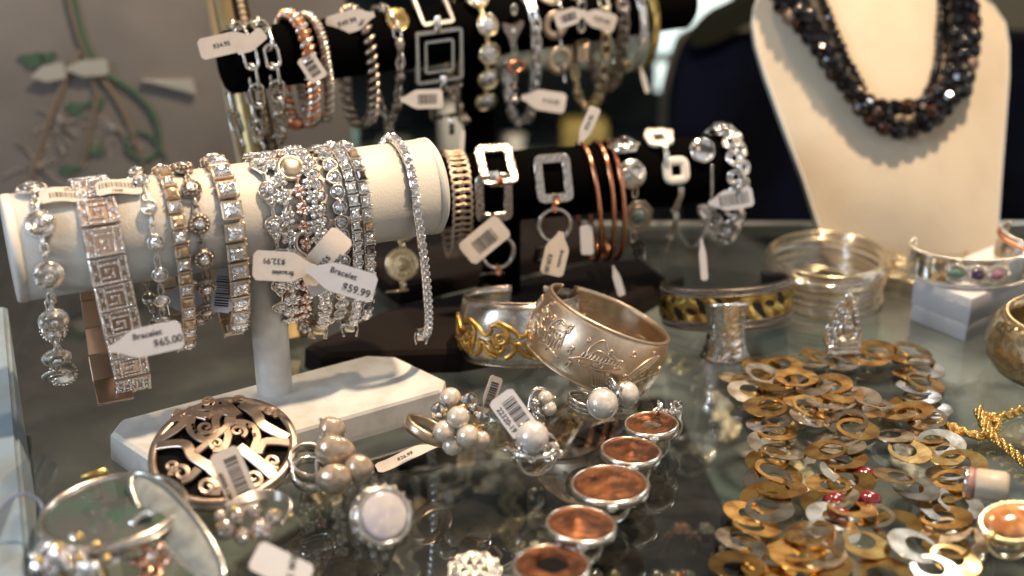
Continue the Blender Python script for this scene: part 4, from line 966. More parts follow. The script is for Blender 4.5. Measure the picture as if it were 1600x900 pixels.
def scroll_cuff():
    R, hh, bu = 2.78, 1.5, .3; c = U(815, 617, z=0)+V((0, R+.1, 0))
    t = thing('cuff_bracelet', 'wide silver cuff with raised gold scrolls, standing under the tilted cuff', 'cuff bracelet', (c.x, c.y, 0)); M = T_((c.x, c.y, hh+.72)) @ RX(-.24) @ S_(1, .85, 1)
    a0, a1 = R_(100), R_(100+325)
    part('band', G().add(cuffband(R, hh, bu, .12, a0, a1)), 'silver', t, M)
    for z in (-hh, hh): part('rim', G().add(tube([bandpt(R, hh, bu, a0+(a1-a0)*i/70, z, -.04) for i in range(71)], .075, 8)), 'aged_silver', t, M)
    g = G()
    for k in range(7):
        x = R*R_(150)+k*1.6
        cs = [spiral(x, -.05, .6, .9, 2.2, -1, tail=[(x+.95, .0), (x+.7, .28), (x+.35, .5), (x, .62)]), spiral(x+.12, -.12, .3, 1.0, -1.0, 1), [(x-.4, -.2), (x-.3, -.6), (x, -.78), (x+.25, -.6), (x+.3, -.35)], [(x-.1, -.45), (x+.02, -.75), (x+.05, -1.0)], [(x+.95, 0), (x+1.2, .1), (x+1.3, .35)], [(x+.2, .1), (x+.42, -.05), (x+.35, -.4)], [(x-.7, -.55), (x-.45, -.85), (x-.1, -1.0)], [(x+.6, -.2), (x+.75, -.55), (x+.55, -.9), (x+.3, -1.05)], spiral(x+.8, -.5, .22, .9, 0)]
        gg = onband(cs, R, hh, bu, .03, .115, flat=.8); g.add((gg.v, gg.f))
        g.add(sph(.16, 10, 6, 1, 1, .8, c=tuple(bandpt(R, hh, bu, (x)/R, -.5, .02))))
    part('scrollwork', g, 'old_gold', t, M)
scroll_cuff()
def tilted_cuff():
    R, hh, bu = 2.92, 1.5, .34; c = U(934, 523, d=59.3); M0 = RZ(0) @ RY(R_(24)) @ RX(R_(-7)); lo = min((M0 @ bandpt(R, hh, bu, a*.05, -hh)).z for a in range(126))
    t = thing('cuff_bracelet', 'engraved warm silver cuff tilted against the gold-scrolled cuff', 'cuff bracelet', (c.x, c.y, 0)); M = T_((c.x, c.y, -lo+.06)) @ M0
    a0, a1 = R_(137), R_(137+342)
    part('band', G().add(cuffband(R, hh, bu, .09, a0, a1, 90, k=10, taper=.12)), 'warm_silver', t, M)
    for s in (-1, 1): part('rim', G().add(tube([bandpt(R, hh, bu, a0+(a1-a0)*i/90, s*(hh*(1-.12*(2*i/90-1)**2)-.06), .0) for i in range(91)], .06, 8)), 'warm_silver', t, M)
    cs = []; rnd = random.Random(4)
    base = R*R_(190)
    def S(x): return base+x
    # garden scene: pagoda, foliage; winged bird; long leaves
    for k in range(26):
        x, y = .9+rnd.uniform(-.9, .9), rnd.uniform(-.7, .8); l = rnd.uniform(.12, .3); a = rnd.uniform(0, 6.3); cs.append([(S(x), y), (S(x+l*math.cos(a)), y+l*math.sin(a))])
    for k in range(9): a = 2*PI*k/9; cs.append([(S(.5), .45), (S(.5+.32*math.cos(a)), .45+.3*math.sin(a))])
    cs += [[(S(1.2), -.5), (S(1.25), .4), (S(1.6), .85), (S(2.0), .5), (S(2.1), -.4)], [(S(1.35), .3), (S(2.1), .45)], [(S(1.4), -.1), (S(2.0), .1)], [(S(1.0), -.7), (S(1.5), -.55), (S(2.2), -.75)]]
    for k in range(5): cs.append([(S(1.3+.17*k), -.45), (S(1.36+.17*k), .25)])
    b = S(3.5)
    cs += [[(b-.8, -.45), (b-.5, -.2), (b, -.05), (b+.6, .05), (b+1.1, .15), (b+.7, -.25), (b+.1, -.4), (b-.5, -.5), (b-.8, -.45)], [(b-.3, .0), (b-.25, .5), (b+.1, .95), (b+.45, .6), (b+1.0, .35)], [(b-.2, .1), (b+.1, .45), (b+.7, .35), (b+1.15, .42)]]
    for k in range(11): cs.append([(b-.45+.15*k, -.08+.02*k), (b-.38+.15*k, .16+.02*k)])
    for k in range(7): cs.append([(b-.1+.1*k, -.4), (b+.25+.17*k, -.72-.05*k), (b+.5+.14*k, -1.15)])
    cs += [spiral(b-.75, -.55, .2, 1, 0), spiral(b-.95, -.2, .14, 1, 1)]
    d = S(5.6)
    for k in range(4): cs.append([(d-.6+.05*k, -1.1), (d-.45+.1*k, -.2), (d+.1+.15*k, .6), (d+.7+.1*k, .95)]); cs.append([(d-.6+.3*k, -.9+.2*k), (d-.2+.35*k, -.5+.2*k), (d+.1+.3*k, -.75+.2*k)])
    cs += [spiral(d+.2, .1, .35, 1, 0), spiral(d-.3, -.5, .3, 1, 2)]
    e = S(-1.6)
    for k in range(5): cs.append([(e+.2*k, -.9), (e+.1+.25*k, 0), (e+.4+.2*k, .8)])
    for k in range(34):      # small leaves filling the ground
        x, y = S(rnd.uniform(-1.8, 7.2)), rnd.uniform(-1.1, 1.0); a = rnd.uniform(0, 6.3); l = rnd.uniform(.2, .38)
        cs.append([(x, y), (x+l*.5*math.cos(a+.5), y+l*.5*math.sin(a+.5)), (x+l*math.cos(a), y+l*math.sin(a)), (x+l*.5*math.cos(a-.5), y+l*.5*math.sin(a-.5)), (x, y)])
    for k in range(10): cs.append(spiral(S(rnd.uniform(-1.5, 7)), rnd.uniform(-.9, .9), .17, 1, rnd.uniform(0, 6)))
    g = onband(cs, R, hh, bu, .02, .052, flat=1.0); part('engraving', g, 'warm_silver', t, M)
    # engraving showing through on the inside
    cs = [[(R*R_(70)+x+.3*math.sin(j), z+.15*math.cos(j*2)) for j in range(4)] for x in (-2, -1.4, -.7, 0, .7, 1.4) for z in (-.5, 0, .5)]
    cs += [spiral(R*R_(70)+x, 0, .45, 1.2, 0) for x in (-1.6, -.2, 1.2)]
    part('inner_pattern', onband(cs, R, hh, bu, -.1, .035, flat=1.0), 'warm_silver', t, M)
tilted_cuff()
def banded_cuff():
    R, hh, sy = 3.25, 1.12, .55; c = U(1140, 534, z=0)+V((0, R*sy, 0))
    t = thing('cuff_bracelet', 'black cuff with folded gold centre band and rows of silver dots', 'cuff bracelet', (c.x, c.y, 0)); M = T_((c.x, c.y, hh+.4)) @ RY(-.06) @ RX(-.16) @ S_(1, sy, 1)
    a0, a1 = R_(130), R_(130+280)
    part('band', G().add(cuffband(R, hh, .05, .14, a0, a1)), 'black_oxide', t, M)
    g = G(); n = 120; P = []
    for i in range(n+1):
        a = a0+(a1-a0)*i/n
        for j in range(7):
            z = -.62+1.24*j/6; w_ = .06+.1*math.sin(a*9+2.5*math.sin(z*3+a*4))+.05*math.sin(a*23+z*5); P.append(bandpt(R, hh, .05, a, z, w_))
    part('gold_band', G().add((P, [(i*7+j, (i+1)*7+j, (i+1)*7+j+1, i*7+j+1) for i in range(n) for j in range(6)])), 'folded_gold', t, M)
    for z in (-1.0, -.68, .68, 1.0): part('wire_rim', G().add(tube([bandpt(R, hh, .05, a0+(a1-a0)*i/70, z, .06) for i in range(71)], .05, 6)), 'aged_silver', t, M)
    g = G()
    for z in (-.84, .84):
        for i in range(90): g.add(ico(.065, tuple(bandpt(R, hh, .05, a0+(a1-a0)*i/90, z, .05))))
    part('dots', g, 'silver', t, M)
banded_cuff()
def hammered_ring():
    c = U(1135, 566, z=0); t = thing('ring', 'tall hammered silver saddle ring standing in front of the black and gold cuff', 'ring', (c.x, c.y, 0))
    v = []; f = []; n, k = 28, 16
    for i in range(n+1):
        a = R_(180)+R_(190)*i/n-.1
        for j in range(k+1):
            z = 2.75*j/k; w_ = .80+.22*(2*j/k-1)**2; hgt = z*(1-.10*(math.sin(a)+1)); v.append((w_*math.cos(a)*(1-.1*j/k), w_*math.sin(a)*.75, hgt))
    for i in range(n):
        for j in range(k): f.append((i*(k+1)+j, (i+1)*(k+1)+j, (i+1)*(k+1)+j+1, i*(k+1)+j+1))
    inner = [(p[0]*.88, p[1]*.88, p[2]) for p in v]; o = len(v); f2 = [tuple(x+o for x in q[::-1]) for q in f]
    rim = [(i*(k+1)+k, (i+1)*(k+1)+k, o+(i+1)*(k+1)+k, o+i*(k+1)+k) for i in range(n)]
    part('band', G().add((v+inner, f+f2+rim)), 'hammered_bright', t, T_((c.x, c.y+.7, .02)) @ RZ(.1) @ RX(-.08) @ S_(1.25, 1.2, 1.12))
mat('hammered_bright', (.85, .84, .82), .14, 1, ('vor', 4.2, 1.0))
hammered_ring()
def wire_bangles():
    c = U(1284, 462, z=0); rnd = random.Random(8)
    for i in range(22):
        R = 3.1+rnd.uniform(-.1, .12); z = .08+i*.115; dx, dy = rnd.uniform(-.12, .12), rnd.uniform(-.12, .12); tx, ty = rnd.uniform(-.035, .035), rnd.uniform(-.03, .03)
        if i == 17: tx, ty, dx = .02, -.07, .25
        g = G().add(torus(R, .058, 56, 6), T_((c.x+dx, c.y+dy, z+.05)) @ RX(tx) @ RY(ty))
        single('wire_bangle', g, 'bright_silver' if i % 3 else 'pale_gold', 'thin plain wire bangle in the stack in front of the cream bust', 'bangle', 'stack of thin wire bangles')
    c2 = U(1440, 462, z=0)
    for i in range(9):
        g = G().add(torus(2.5+rnd.uniform(-.08, .08), .05, 56, 6), T_((c2.x+1.0+rnd.uniform(-.1, .1), c2.y+4.2, .1+i*.14)) @ RX(rnd.uniform(-.03, .03)) @ RY(rnd.uniform(-.03, .03)))
        single('wire_bangle', g, 'pale_gold', 'thin plain wire bangle in the second stack behind the white box', 'bangle', 'second stack of thin wire bangles')
wire_bangles()
def buddha_ring():
    c = U(1316, 560, z=0); t = thing('ring', 'silver ring with a tiny seated figure under a pointed arch', 'ring', (c.x, c.y, 0)); M = T_((c.x, c.y, 0)) @ S_(1.16, 1, 1.16)
    g = G().add(box(1.45, .7, .24, .05, T_((0, 0, .14)))).add(box(1.3, .6, .2, .04, T_((0, 0, .42)))).add(box(1.42, .66, .14, .04, T_((0, 0, .62))))
    for k in range(11): g.add(sph(.07, 6, 4, c=(-.65+.13*k, -.36, .42)))
    part('plinth', g, 'silver', t, M)
    g = G().add(sph(.6, 14, 8, 1, .5, .32, c=(0, -.05, .86))).add(sph(.2, 8, 6, 1, .8, .7, c=(-.42, -.12, .84))).add(sph(.2, 8, 6, 1, .8, .7, c=(.42, -.12, .84)))
    g.add(lathe([(0, 0), (.34, .02), (.3, .3), (.38, .55), (.3, .72), (.12, .8), (0, .82)], 14, sx=1, sy=.65), T_((0, 0, .9)))
    for s in (-1, 1): g.add(tube(bez([(s*.34, 0, 1.55), (s*.46, -.05, 1.25), (s*.34, -.2, 1.02), (s*.05, -.3, .98)], 4), .085, 7))
    g.add(sph(.2, 12, 8, .9, .9, 1.15, c=(0, -.04, 1.92))).add(sph(.1, 8, 6, c=(0, -.02, 2.17))).add(sph(.035, 6, 4, c=(0, -.23, 1.91)))
    for s in (-1, 1): g.add(sph(.045, 6, 4, 1, 1, 2.2, c=(s*.19, -.02, 1.86)))
    part('seated_figure', g, 'silver', t, M)
    g = G().add(tube(bez([(-.62, .12, .7), (-.66, .12, 1.2), (-.46, .12, 1.9), (-.18, .12, 2.5), (0, .12, 2.95), (.18, .12, 2.5), (.46, .12, 1.9), (.66, .12, 1.2), (.62, .12, .7)], 5), .12, 8))
    g.add(prism([(-.55, .7), (-.6, 1.2), (-.4, 1.9), (-.1, 2.6), (.1, 2.6), (.4, 1.9), (.6, 1.2), (.55, .7)], -.03, .03), T_((0, .2, 0)) @ RX(PI/2), False)
    for s in (-1, 1):
        for k in range(6): g.add(sph(.1, 6, 5, c=(s*(.66-.085*k), .05, 1.1+.3*k)))
    part('arch', g, 'bright_silver', t, M)
    part('ring_band', G().add(torus(.75, .09, 26, 6), T_((0, .9, .75)) @ RX(PI/2) @ S_(.9)), 'silver', t, M)
buddha_ring()
def white_box():
    c0 = U(1508, 536, z=0); a = U(1419, 500, z=0); e1 = (a-c0); L1 = e1.length; e1.normalize(); e2 = V((-e1.y, e1.x, 0)); e2 = e2 if e2.x > 0 else -e2; L2 = 8.6
    ctr = c0+e1*L1/2+e2*L2/2; M = frm(V((ctr.x, ctr.y, 0)), e2, (0, 0, 1))
    t = thing('gift_box', 'small white textured cardboard jewellery box under the gemstone cuff', 'box', (ctr.x, ctr.y, 0))
    part('tray', G().add(box(L2-.14, L1-.14, 1.3, .05, T_((0, 0, .66)), 2)), 'box_board', t, M)
    part('lid', G().add(box(L2, L1, 1.5, .07, T_((0, 0, 1.72)), 2)), 'box_board', t, M)
    return ctr, M
BXC, BXM = white_box()
def gem_cuff():
    z0 = 2.5; R, hh, sy = 3.0, .78, .62; c = U(1528, 452, z=z0)+V((0, R*sy, 0))
    t = thing('cuff_bracelet', 'silver cuff with green, purple and pink stones lying on the white box', 'cuff bracelet', (c.x, c.y, z0)); M = T_((c.x, c.y, z0+hh+.06)) @ RZ(-.05)
    a0, a1 = R_(148), R_(148+248)
    part('band', G().add(cuffband(R, hh, .04, .1, a0, a1, sy=sy)), 'bright_silver', t, M)
    for z in (-hh+.04, hh-.04):
        g = rimrope(R+.06, z, .085, a0, a1, sy, 120); part('rope_rim', g, 'silver', t, M)
    for k, (ad, gm) in enumerate(((250, 'green_stone'), (268, 'purple_stone'), (287, 'pink_stone'))):
        a = R_(ad); p = bandpt(R, hh, .04, a, 0, .08, sy); n = V((math.cos(a), math.sin(a)/sy, 0)).normalized()
        F = M @ frm(p, n.cross(V((0, 0, 1)))*-1, n)
        g = G().add(torus(.34, .055, 24, 6, 1.2, .92), T_((0, 0, .06)))
        for j in range(16):
            b = 2*PI*j/16
            if abs(math.sin(b)) > .25: g.add(sph(.085 if j % 2 else .11, 7, 5, c=(.56*math.cos(b), .47*math.sin(b), .04)))
        g.add(sph(.13, 8, 6, c=(.62, 0, .05)))
        o = part('setting', g, 'silver', t, F); part('stone', G().add(sph(.31, 16, 10, 1.2, .9, .5, c=(0, 0, .06))), gm, o, Matrix.Identity(4))
    # the second, reddish roped cuff behind
    c = U(1625, 385, z=z0+1.2); t = thing('cuff_bracelet', 'silver cuff with a reddish roped edge, behind the gemstone cuff at the right edge', 'cuff bracelet', (c.x, c.y, z0)); M = T_((c.x, c.y, z0+1.0)) @ RY(.18) @ RZ(.5)
    part('band', G().add(cuffband(2.4, .8, .1, .1, R_(100), R_(100+300), sy=.8)), 'silver', t, M)
    part('roped_edge', rimrope(2.5, .5, .15, R_(100), R_(400), .8, 90), 'copper', t, M); part('rope_rim', rimrope(2.5, .8, .1, R_(100), R_(400), .8, 120), 'silver', t, M)
gem_cuff()
def bowl_bangle():
    c = U(1648, 583, z=0); R = 3.45
    t = thing('bangle', 'rounded hollow bangle of engraved golden silver at the right edge', 'bangle', (c.x, c.y, 0)); M = T_((c.x, c.y, 0))
    pr = [(2.5, .05), (2.9, .25), (3.3, .8), (3.45, 1.5), (3.3, 2.2), (2.95, 2.75), (2.6, 3.0), (2.5, 2.95), (2.45, 2.5), (2.4, 1.5), (2.4, .4)]
    part('body', G().add(lathe(pr, 64, closed_prof=True)), 'engraved_gold', t, M)
    part('rim_beading', rimrope(2.62, 3.02, .07, 0, 2*PI, 1, 150), 'pale_gold', t, M)
    part('clasp_pin', G().add(tube([(-2.15, -1.4, 2.8), (-2.2, -1.45, 3.35)], .1, 8)).add(sph(.17, 10, 8, c=(-2.2, -1.45, 3.42))), 'pale_gold', t, M)
    g = G()
    for i in range(14): g.add(torus(.09, .025, 10, 5), T_((-2.05+.02*i, -1.2, 2.95-.13*i)) @ RX(PI/2) @ RZ(i*1.5))
    part('safety_chain', g, 'pale_gold', t, M)
mat('engraved_gold', (.74, .62, .40), .22, 1, ('vor', 3.2, .9), vary=(1.6, (.52, .42, .27), .38, .66))
bowl_bangle()
# ================================================================ RINGS, BROOCH, CHAINS IN THE FOREGROUND
def E(px, py, d): return U(px, py, d=d)
def brooch():
    n = V((0, -math.sin(R_(14)), math.cos(R_(14)))); o = U(348, 706, d=51.4); pz = n
    X = (V((1, -.02, 0)) - n*V((1, -.02, 0)).dot(n)).normalized(); F = frm(o, X, n); Fi = F.inverted()
    rx = 2.93; 
    def L(cx, cy):          # crop pixel of the close view -> local disc coordinates
        p = Fi @ onplane(220+cx/4.09, 600+cy/4.09, o, n); return p
    pc = [L(x, y) for x, y in ((60, 430), (1000, 430), (530, 100), (530, 790))]
    ry = (pc[2].y-pc[3].y)/2; cx0 = (pc[0].x+pc[1].x)/2; cy0 = (pc[2].y+pc[3].y)/2; rx = (pc[1].x-pc[0].x)/2
    t = thing('brooch', 'large oval openwork silver brooch with interlaced straps and spirals', 'brooch', o)
    def dome(p, off=0): 
        u = ((p.x-cx0)/rx)**2+((p.y-cy0)/ry)**2; return V((p.x, p.y, .55*max(0, 1-u)**.8+off))
    R0 = Matrix.Translation((cx0, cy0, 0))
    g = G().add(lathe([(0, -.25), (.85, -.22), (.98, -.08), (.96, -.02), (.8, .05), (.5, .2), (.2, .3), (0, .33)], 48, sx=rx, sy=ry), F @ R0 @ S_(1, 1, 1))
    part('dark_backing', g, 'dark_inside', t)
    g = G().add(strap([V((cx0+rx*.945*math.cos(a), cy0+ry*.935*math.sin(a), .08)) for a in [2*PI*i/72 for i in range(72)]], .34, .13, None, True), F)
    g.add(lathe([(1, -.28), (1.01, -.1), (.99, .1), (.93, .12), (.93, -.28)], 64, closed_prof=True, sx=rx, sy=ry), F @ R0)
    part('rim', g, 'brooch_silver', t)
    ST = [([(110, 420), (290, 440), (345, 520), (455, 590)], 62), ([(95, 395), (240, 330), (310, 250)], 52), ([(215, 185), (330, 215), (445, 262)], 62), ([(300, 165), (420, 190), (560, 185)], 42),
          ([(470, 140), (545, 170), (630, 262)], 60), ([(650, 160), (745, 235), (790, 310), (940, 372)], 64), ([(950, 400), (800, 425), (755, 500)], 60), ([(640, 470), (750, 540), (850, 610)], 64),
          ([(430, 270), (480, 215), (500, 185)], 40), ([(340, 250), (325, 330), (365, 390), (430, 425), (495, 385), (490, 290), (520, 238), (580, 245), (592, 285), (548, 290)], 46),
          ([(365, 505), (440, 450), (520, 380), (610, 300)], 44), ([(475, 490), (545, 475), (572, 400), (560, 335), (630, 305), (715, 325), (755, 400), (725, 485)], 46),
          ([(455, 595), (500, 650), (480, 740)], 60), ([(380, 600), (330, 640), (270, 660)], 52), ([(700, 640), (640, 660), (560, 640)], 50), ([(560, 110), (520, 150)], 46), ([(880, 240), (820, 200), (700, 180)], 40)]
    SP = [(430, 345, 62, 30, 1, 0), (635, 375, 55, 28, -1, 1), (500, 455, 45, 26, 1, 2), (235, 235, 48, 26, 1, 0), (430, 128, 46, 22, -1, 1), (640, 115, 46, 22, 1, 2), (835, 215, 50, 26, -1, 0), (855, 535, 52, 28, 1, 1), (205, 575, 50, 30, -1, 2), (270, 620, 66, 34, 1, 3), (435, 705, 62, 34, -1, 0), (590, 715, 56, 32, 1, 1), (730, 640, 56, 30, -1, 2)]
    k = 0; s = (L(100, 400)-L(200, 400)).length/100
    for pts, w_ in ST:
        k += 1; P = bez([L(x, y) for x, y in pts], 6); P = [dome(p, .04+.018*(k % 3)) for p in P]; part('strap', G().add(strap(P, w_*s*1.15, .06), F, False), 'brooch_silver', t)
    for cx, cy, r, w_, dr, a0 in SP:
        P = [L(cx+r*(1-.8*j/20)*math.cos(a0+dr*8*j/20), cy+.75*r*(1-.8*j/20)*math.sin(a0+dr*8*j/20)) for j in range(21)]
        P = [dome(p, .11) for p in P]; part('spiral', G().add(strap(P, lambda u, w_=w_: w_*s*(1.1-.5*u), .05), F, False), 'brooch_silver', t)
    g = G()
    for x, y in ((345, 325), (352, 352), (367, 378), (692, 330), (718, 358), (740, 390), (405, 182), (455, 170), (515, 165)): g.add(sph(.06, 8, 5, c=tuple(dome(L(x, y), .16))), F)
    part('punched_dots', g, 'dark_inside', t)
    M, Lg = tag_frame((350, 708), 48.7, (385, 792), 47.6, 0)
    paper_tag('barcode tag lying on the openwork brooch', M, Lg, 1.15, [('60005-13M', .1, -.42, .24, 0)], (-.85, .95, .12, .5), neck=False)
mat('brooch_silver', (.74, .59, .48), .34, 1, ('noise', 12, .12), vary=(1.5, (.50, .39, .32), .36, .66))
brooch()
def hoop(c, ax, R, w_, th, m, t, name='ring_band', a0=0, a1=2*PI, xd=(1, 0, 0)):
    M = frm(c, xd, ax); part(name, G().add(cuffband(R, w_/2, .03, th, a0, a1, 40, k=3)), m, t, M)
def pearl_rings():
    # cluster ring
    t = thing('ring', 'ring with a cluster of round cream pearls and faceted silver beads', 'ring', U(712, 705, z=0))
    for px, py, r, m, d in ((704, 622, 17, 'pearl', 52.6), (716, 652, 18, 'pearl', 51.3), (694, 674, 17.5, 'pearl', 51.4), (731, 681, 18, 'pearl', 51.2), (751, 687, 15, 'pearl', 51.9), (707, 696, 16, 'pearl', 51.6), (733, 627, 14.5, 's', 52.4), (686, 642, 14, 's', 52), (753, 655, 13, 's', 52), (744, 640, 11, 's', 52.2), (722, 640, 9, 'g', 52.3), (745, 668, 10, 'g', 52)):
        c = E(px, py, d); rr = r*d/FPX
        if m == 'pearl': part('pearl', G().add(sph(rr, 24, 16)), 'pearl', t, T_(c))
        else: part('bead', G().add(sph(rr, 10, 7), None, False), 'bright_silver' if m == 's' else 'gold', t, T_(c))
    c = E(667, 672, 52.6); hoop(c, V((.55, .25, 1)), .98, .45, .1, 'warm_silver', t)
    M, Lg = tag_frame((700, 700), 52.2, (578, 728), 52.6, .5)
    M = frm(U(640, 712, z=.4), U(585, 728, z=.2)-U(700, 692, z=.5), V((0, -.25, 1)))
    paper_tag('curled paper tag strip on the glass left of the pearl cluster ring', M, 3.0, .62, [('$26.99', .2, 0, .26, PI)], None, neck=True, bend=.14)
    # single big pearl ring with barcode tag
    t = thing('ring', 'silver ring with one large white pearl in a chased mount, beside the barcode tag', 'ring', U(830, 735, z=0))
    c = E(832, 683, 50.6); part('pearl', G().add(sph(.66, 28, 18)), 'white_pearl', t, T_(c))
    g = G()
    for k in range(4): a = PI/4+k*PI/2; g.add(tube(bez([(.3*math.cos(a), .3*math.sin(a), -.7), (.62*math.cos(a), .62*math.sin(a), -.35), (.6*math.cos(a), .6*math.sin(a), .28)], 4), .07, 7))
    part('claws', g, 'bright_silver', t, T_(c) @ RX(.5))
    g = G(); c2 = c+V((0, .2, -.62))
    for k in range(9): a = 2*PI*k/9; g.add(torus(.28, .06, 14, 6, 1.4, .7), T_((.8*math.cos(a), .5*math.sin(a), -.08)) @ RZ(a) @ RX(.5))
    g.add(lathe([(.3, -.3), (.9, -.25), (1.1, 0), (.8, .1), (.3, .05)], 20, closed_prof=True, sy=.7)); part('chased_mount', g, 'silver', t, T_(c2) @ RZ(-.25))
    hoop(c+V((.15, .5, -1.0)), V((.5, -.9, .15)), .95, .5, .1, 'silver', t)
    M, Lg = tag_frame((781, 618), 51.2, (823, 676), 50.6, 0); 
    paper_tag('white barcode tag reading 22320-19 beside the large white pearl', M @ RX(-.1), 1.85, 1.15, [('22320-19', .05, -.36, .30, 0)], (-.6, .75, .14, .55), neck=False, mt='cool_paper')
    M, Lg = tag_frame((757, 648), 51.6, (777, 588), 52.2, .9); paper_tag('second barcode tag seen nearly edge-on behind the pearl cluster', M, 1.6, .85, [], (-.5, .6, 0, .5))
    # small pearl ring behind
    t = thing('ring', 'small silver ring with two little pearls behind the barcode tag', 'ring', U(845, 655, z=0))
    for px, py, r in ((852, 622, 12), (858, 638, 12)): part('pearl', G().add(sph(r*53.5/FPX, 20, 14)), 'pearl', t, T_(E(px, py, 53.5)))
    g = G().add(tube(bez([E(826, 640, 53.5), E(832, 612, 53.6), E(848, 608, 53.8), E(866, 622, 54)], 5), .09, 8)).add(sph(.16, 8, 6, c=tuple(E(838, 630, 53.2)))).add(sph(.14, 8, 6, c=tuple(E(840, 645, 53.2)))); part('mount', g, 'silver', t)
    hoop(E(838, 640, 54.2), V((.9, .3, .3)), .6, .3, .08, 'silver', t)
    # two domed pearl rings
    for (px, py, r, lab) in ((941, 631, 24.5, 'domed white pearl ring with ridged silver band, the nearer of two'), (980, 616, 20.5, 'domed white pearl ring tucked behind the nearer domed one')):
        d = 54.6 if px < 960 else 56; c = E(px, py, d); rr = r*d/FPX; t = thing('ring', lab, 'ring', (c.x, c.y, 0)); nrm = (CP-c).normalized()*.8+V((.25, 0, 0)) if px < 960 else V((.75, -.5, .25))
        M = frm(c, (1, 0, .1), nrm)
        part('pearl', G().add(lathe([(rr*.98*math.cos(a), rr*.9*math.sin(a)) for a in [PI/2*k/8 for k in range(9)]]+[], 28)), 'white_pearl', t, M)
        part('bezel', G().add(lathe([(rr*.8, -.5), (rr*1.02, -.35), (rr*1.06, .08), (rr*.98, .1), (rr*.9, -.1)], 30, closed_prof=True)), 'silver', t, M)
        for k in range(3): hoop(c+V((-.75 if px < 960 else -.5, .55, -.28))+V((0, 0, .0)), V((.3, .1, 1) if px < 960 else (.8, .3, .3)), .72-.0*k, .16, .09, 'silver', t) if k == 0 else hoop(c+V((-.75 if px < 960 else -.5, .55, -.28+.2*(k-1.5)*2)), V((.3, .1, 1) if px < 960 else (.8, .3, .3)), .7, .14, .09, 'silver', t)
    # baroque pearl ring
    t = thing('ring', 'ring of lumpy brown baroque pearls set upright beside the brooch', 'ring', U(515, 765, z=0))
    for px, py, rx_, ry_, d in ((519, 672, 20, 22, 50.6), (524, 705, 32, 26, 50), (561, 732, 24, 22, 49.6), (522, 748, 29, 24, 49.3)):
        c = E(px, py, d); k = d/FPX; v, f = sph(1, 26, 18); rnd = random.Random(px)
        v = [V(p)*(1+.06*math.sin(3*p[0]+px)+.05*math.sin(4*p[1]+2)) for p in v]
        part('baroque_pearl', G().add((v, f)), 'baroque_pearl', t, T_(c) @ S_(rx_*k, .55, ry_*k))
    g = G().add(tube(bez([E(512, 660, 51), E(500, 680, 50.6), E(496, 715, 50.2), E(497, 745, 49.8), E(508, 768, 49.5)], 6), .1, 8)); part('frame', g, 'bright_silver', t)
    g = G()
    for i in range(9): a = i/8; g.add(gem(.09, .5, 8), T_(E(501+4*math.sin(a*3), 655+a*28, 50.4)), False)
    part('crystals', g, 'crystal', t)
    hoop(E(483, 722, 51), V((.25, -.3, .9)), .85, .5, .12, 'silver', t)
    hoop(E(486, 740, 50.6), V((.2, -.3, .95)), .8, .4, .12, 'bright_silver', t)
    # mother of pearl signet ring
    c = E(600, 806, 45.6); t = thing('ring', 'chunky silver ring with a round lilac mother-of-pearl disc', 'ring', (c.x, c.y, 0)); n = (V((.42, -.72, .55))).normalized(); M = frm(c, (1, .2, 0), n)
    part('shell_disc', G().add(lathe([(0, .1), (.75, .1), (.86, .04), (.9, -.08)], 36)), 'mother_of_pearl', t, M)
    g = G().add(lathe([(.88, -.3), (1.04, -.25), (1.08, .0), (.98, .09), (.9, .05)], 36, closed_prof=True))
    for k in range(18): a = 2*PI*k/18; g.add(sph(.09, 7, 5, c=(1.1*math.cos(a), 1.1*math.sin(a), -.14)))
    part('bezel', g, 'silver', t, M)
    g = G().add(lathe([(1.05, -.3), (1.15, -.4), (.9, -1.0), (.72, -1.3), (.6, -1.3), (.7, -.9), (.88, -.35)], 30, closed_prof=True)); part('shoulders', g, 'aged_silver', t, M)
    g = G()
    for k in range(16):
        a = PI*.55+PI*.95*k/16
        for j in range(3): g.add(gem(.09, .6, 7), T_((1.05*math.cos(a)*(1-.13*j), 1.05*math.sin(a)*(1-.13*j), -.55-.25*j)) @ RZ(a) @ RY(PI/2), False)
    part('crystal_rows', g, 'crystal', t, M)
pearl_rings()
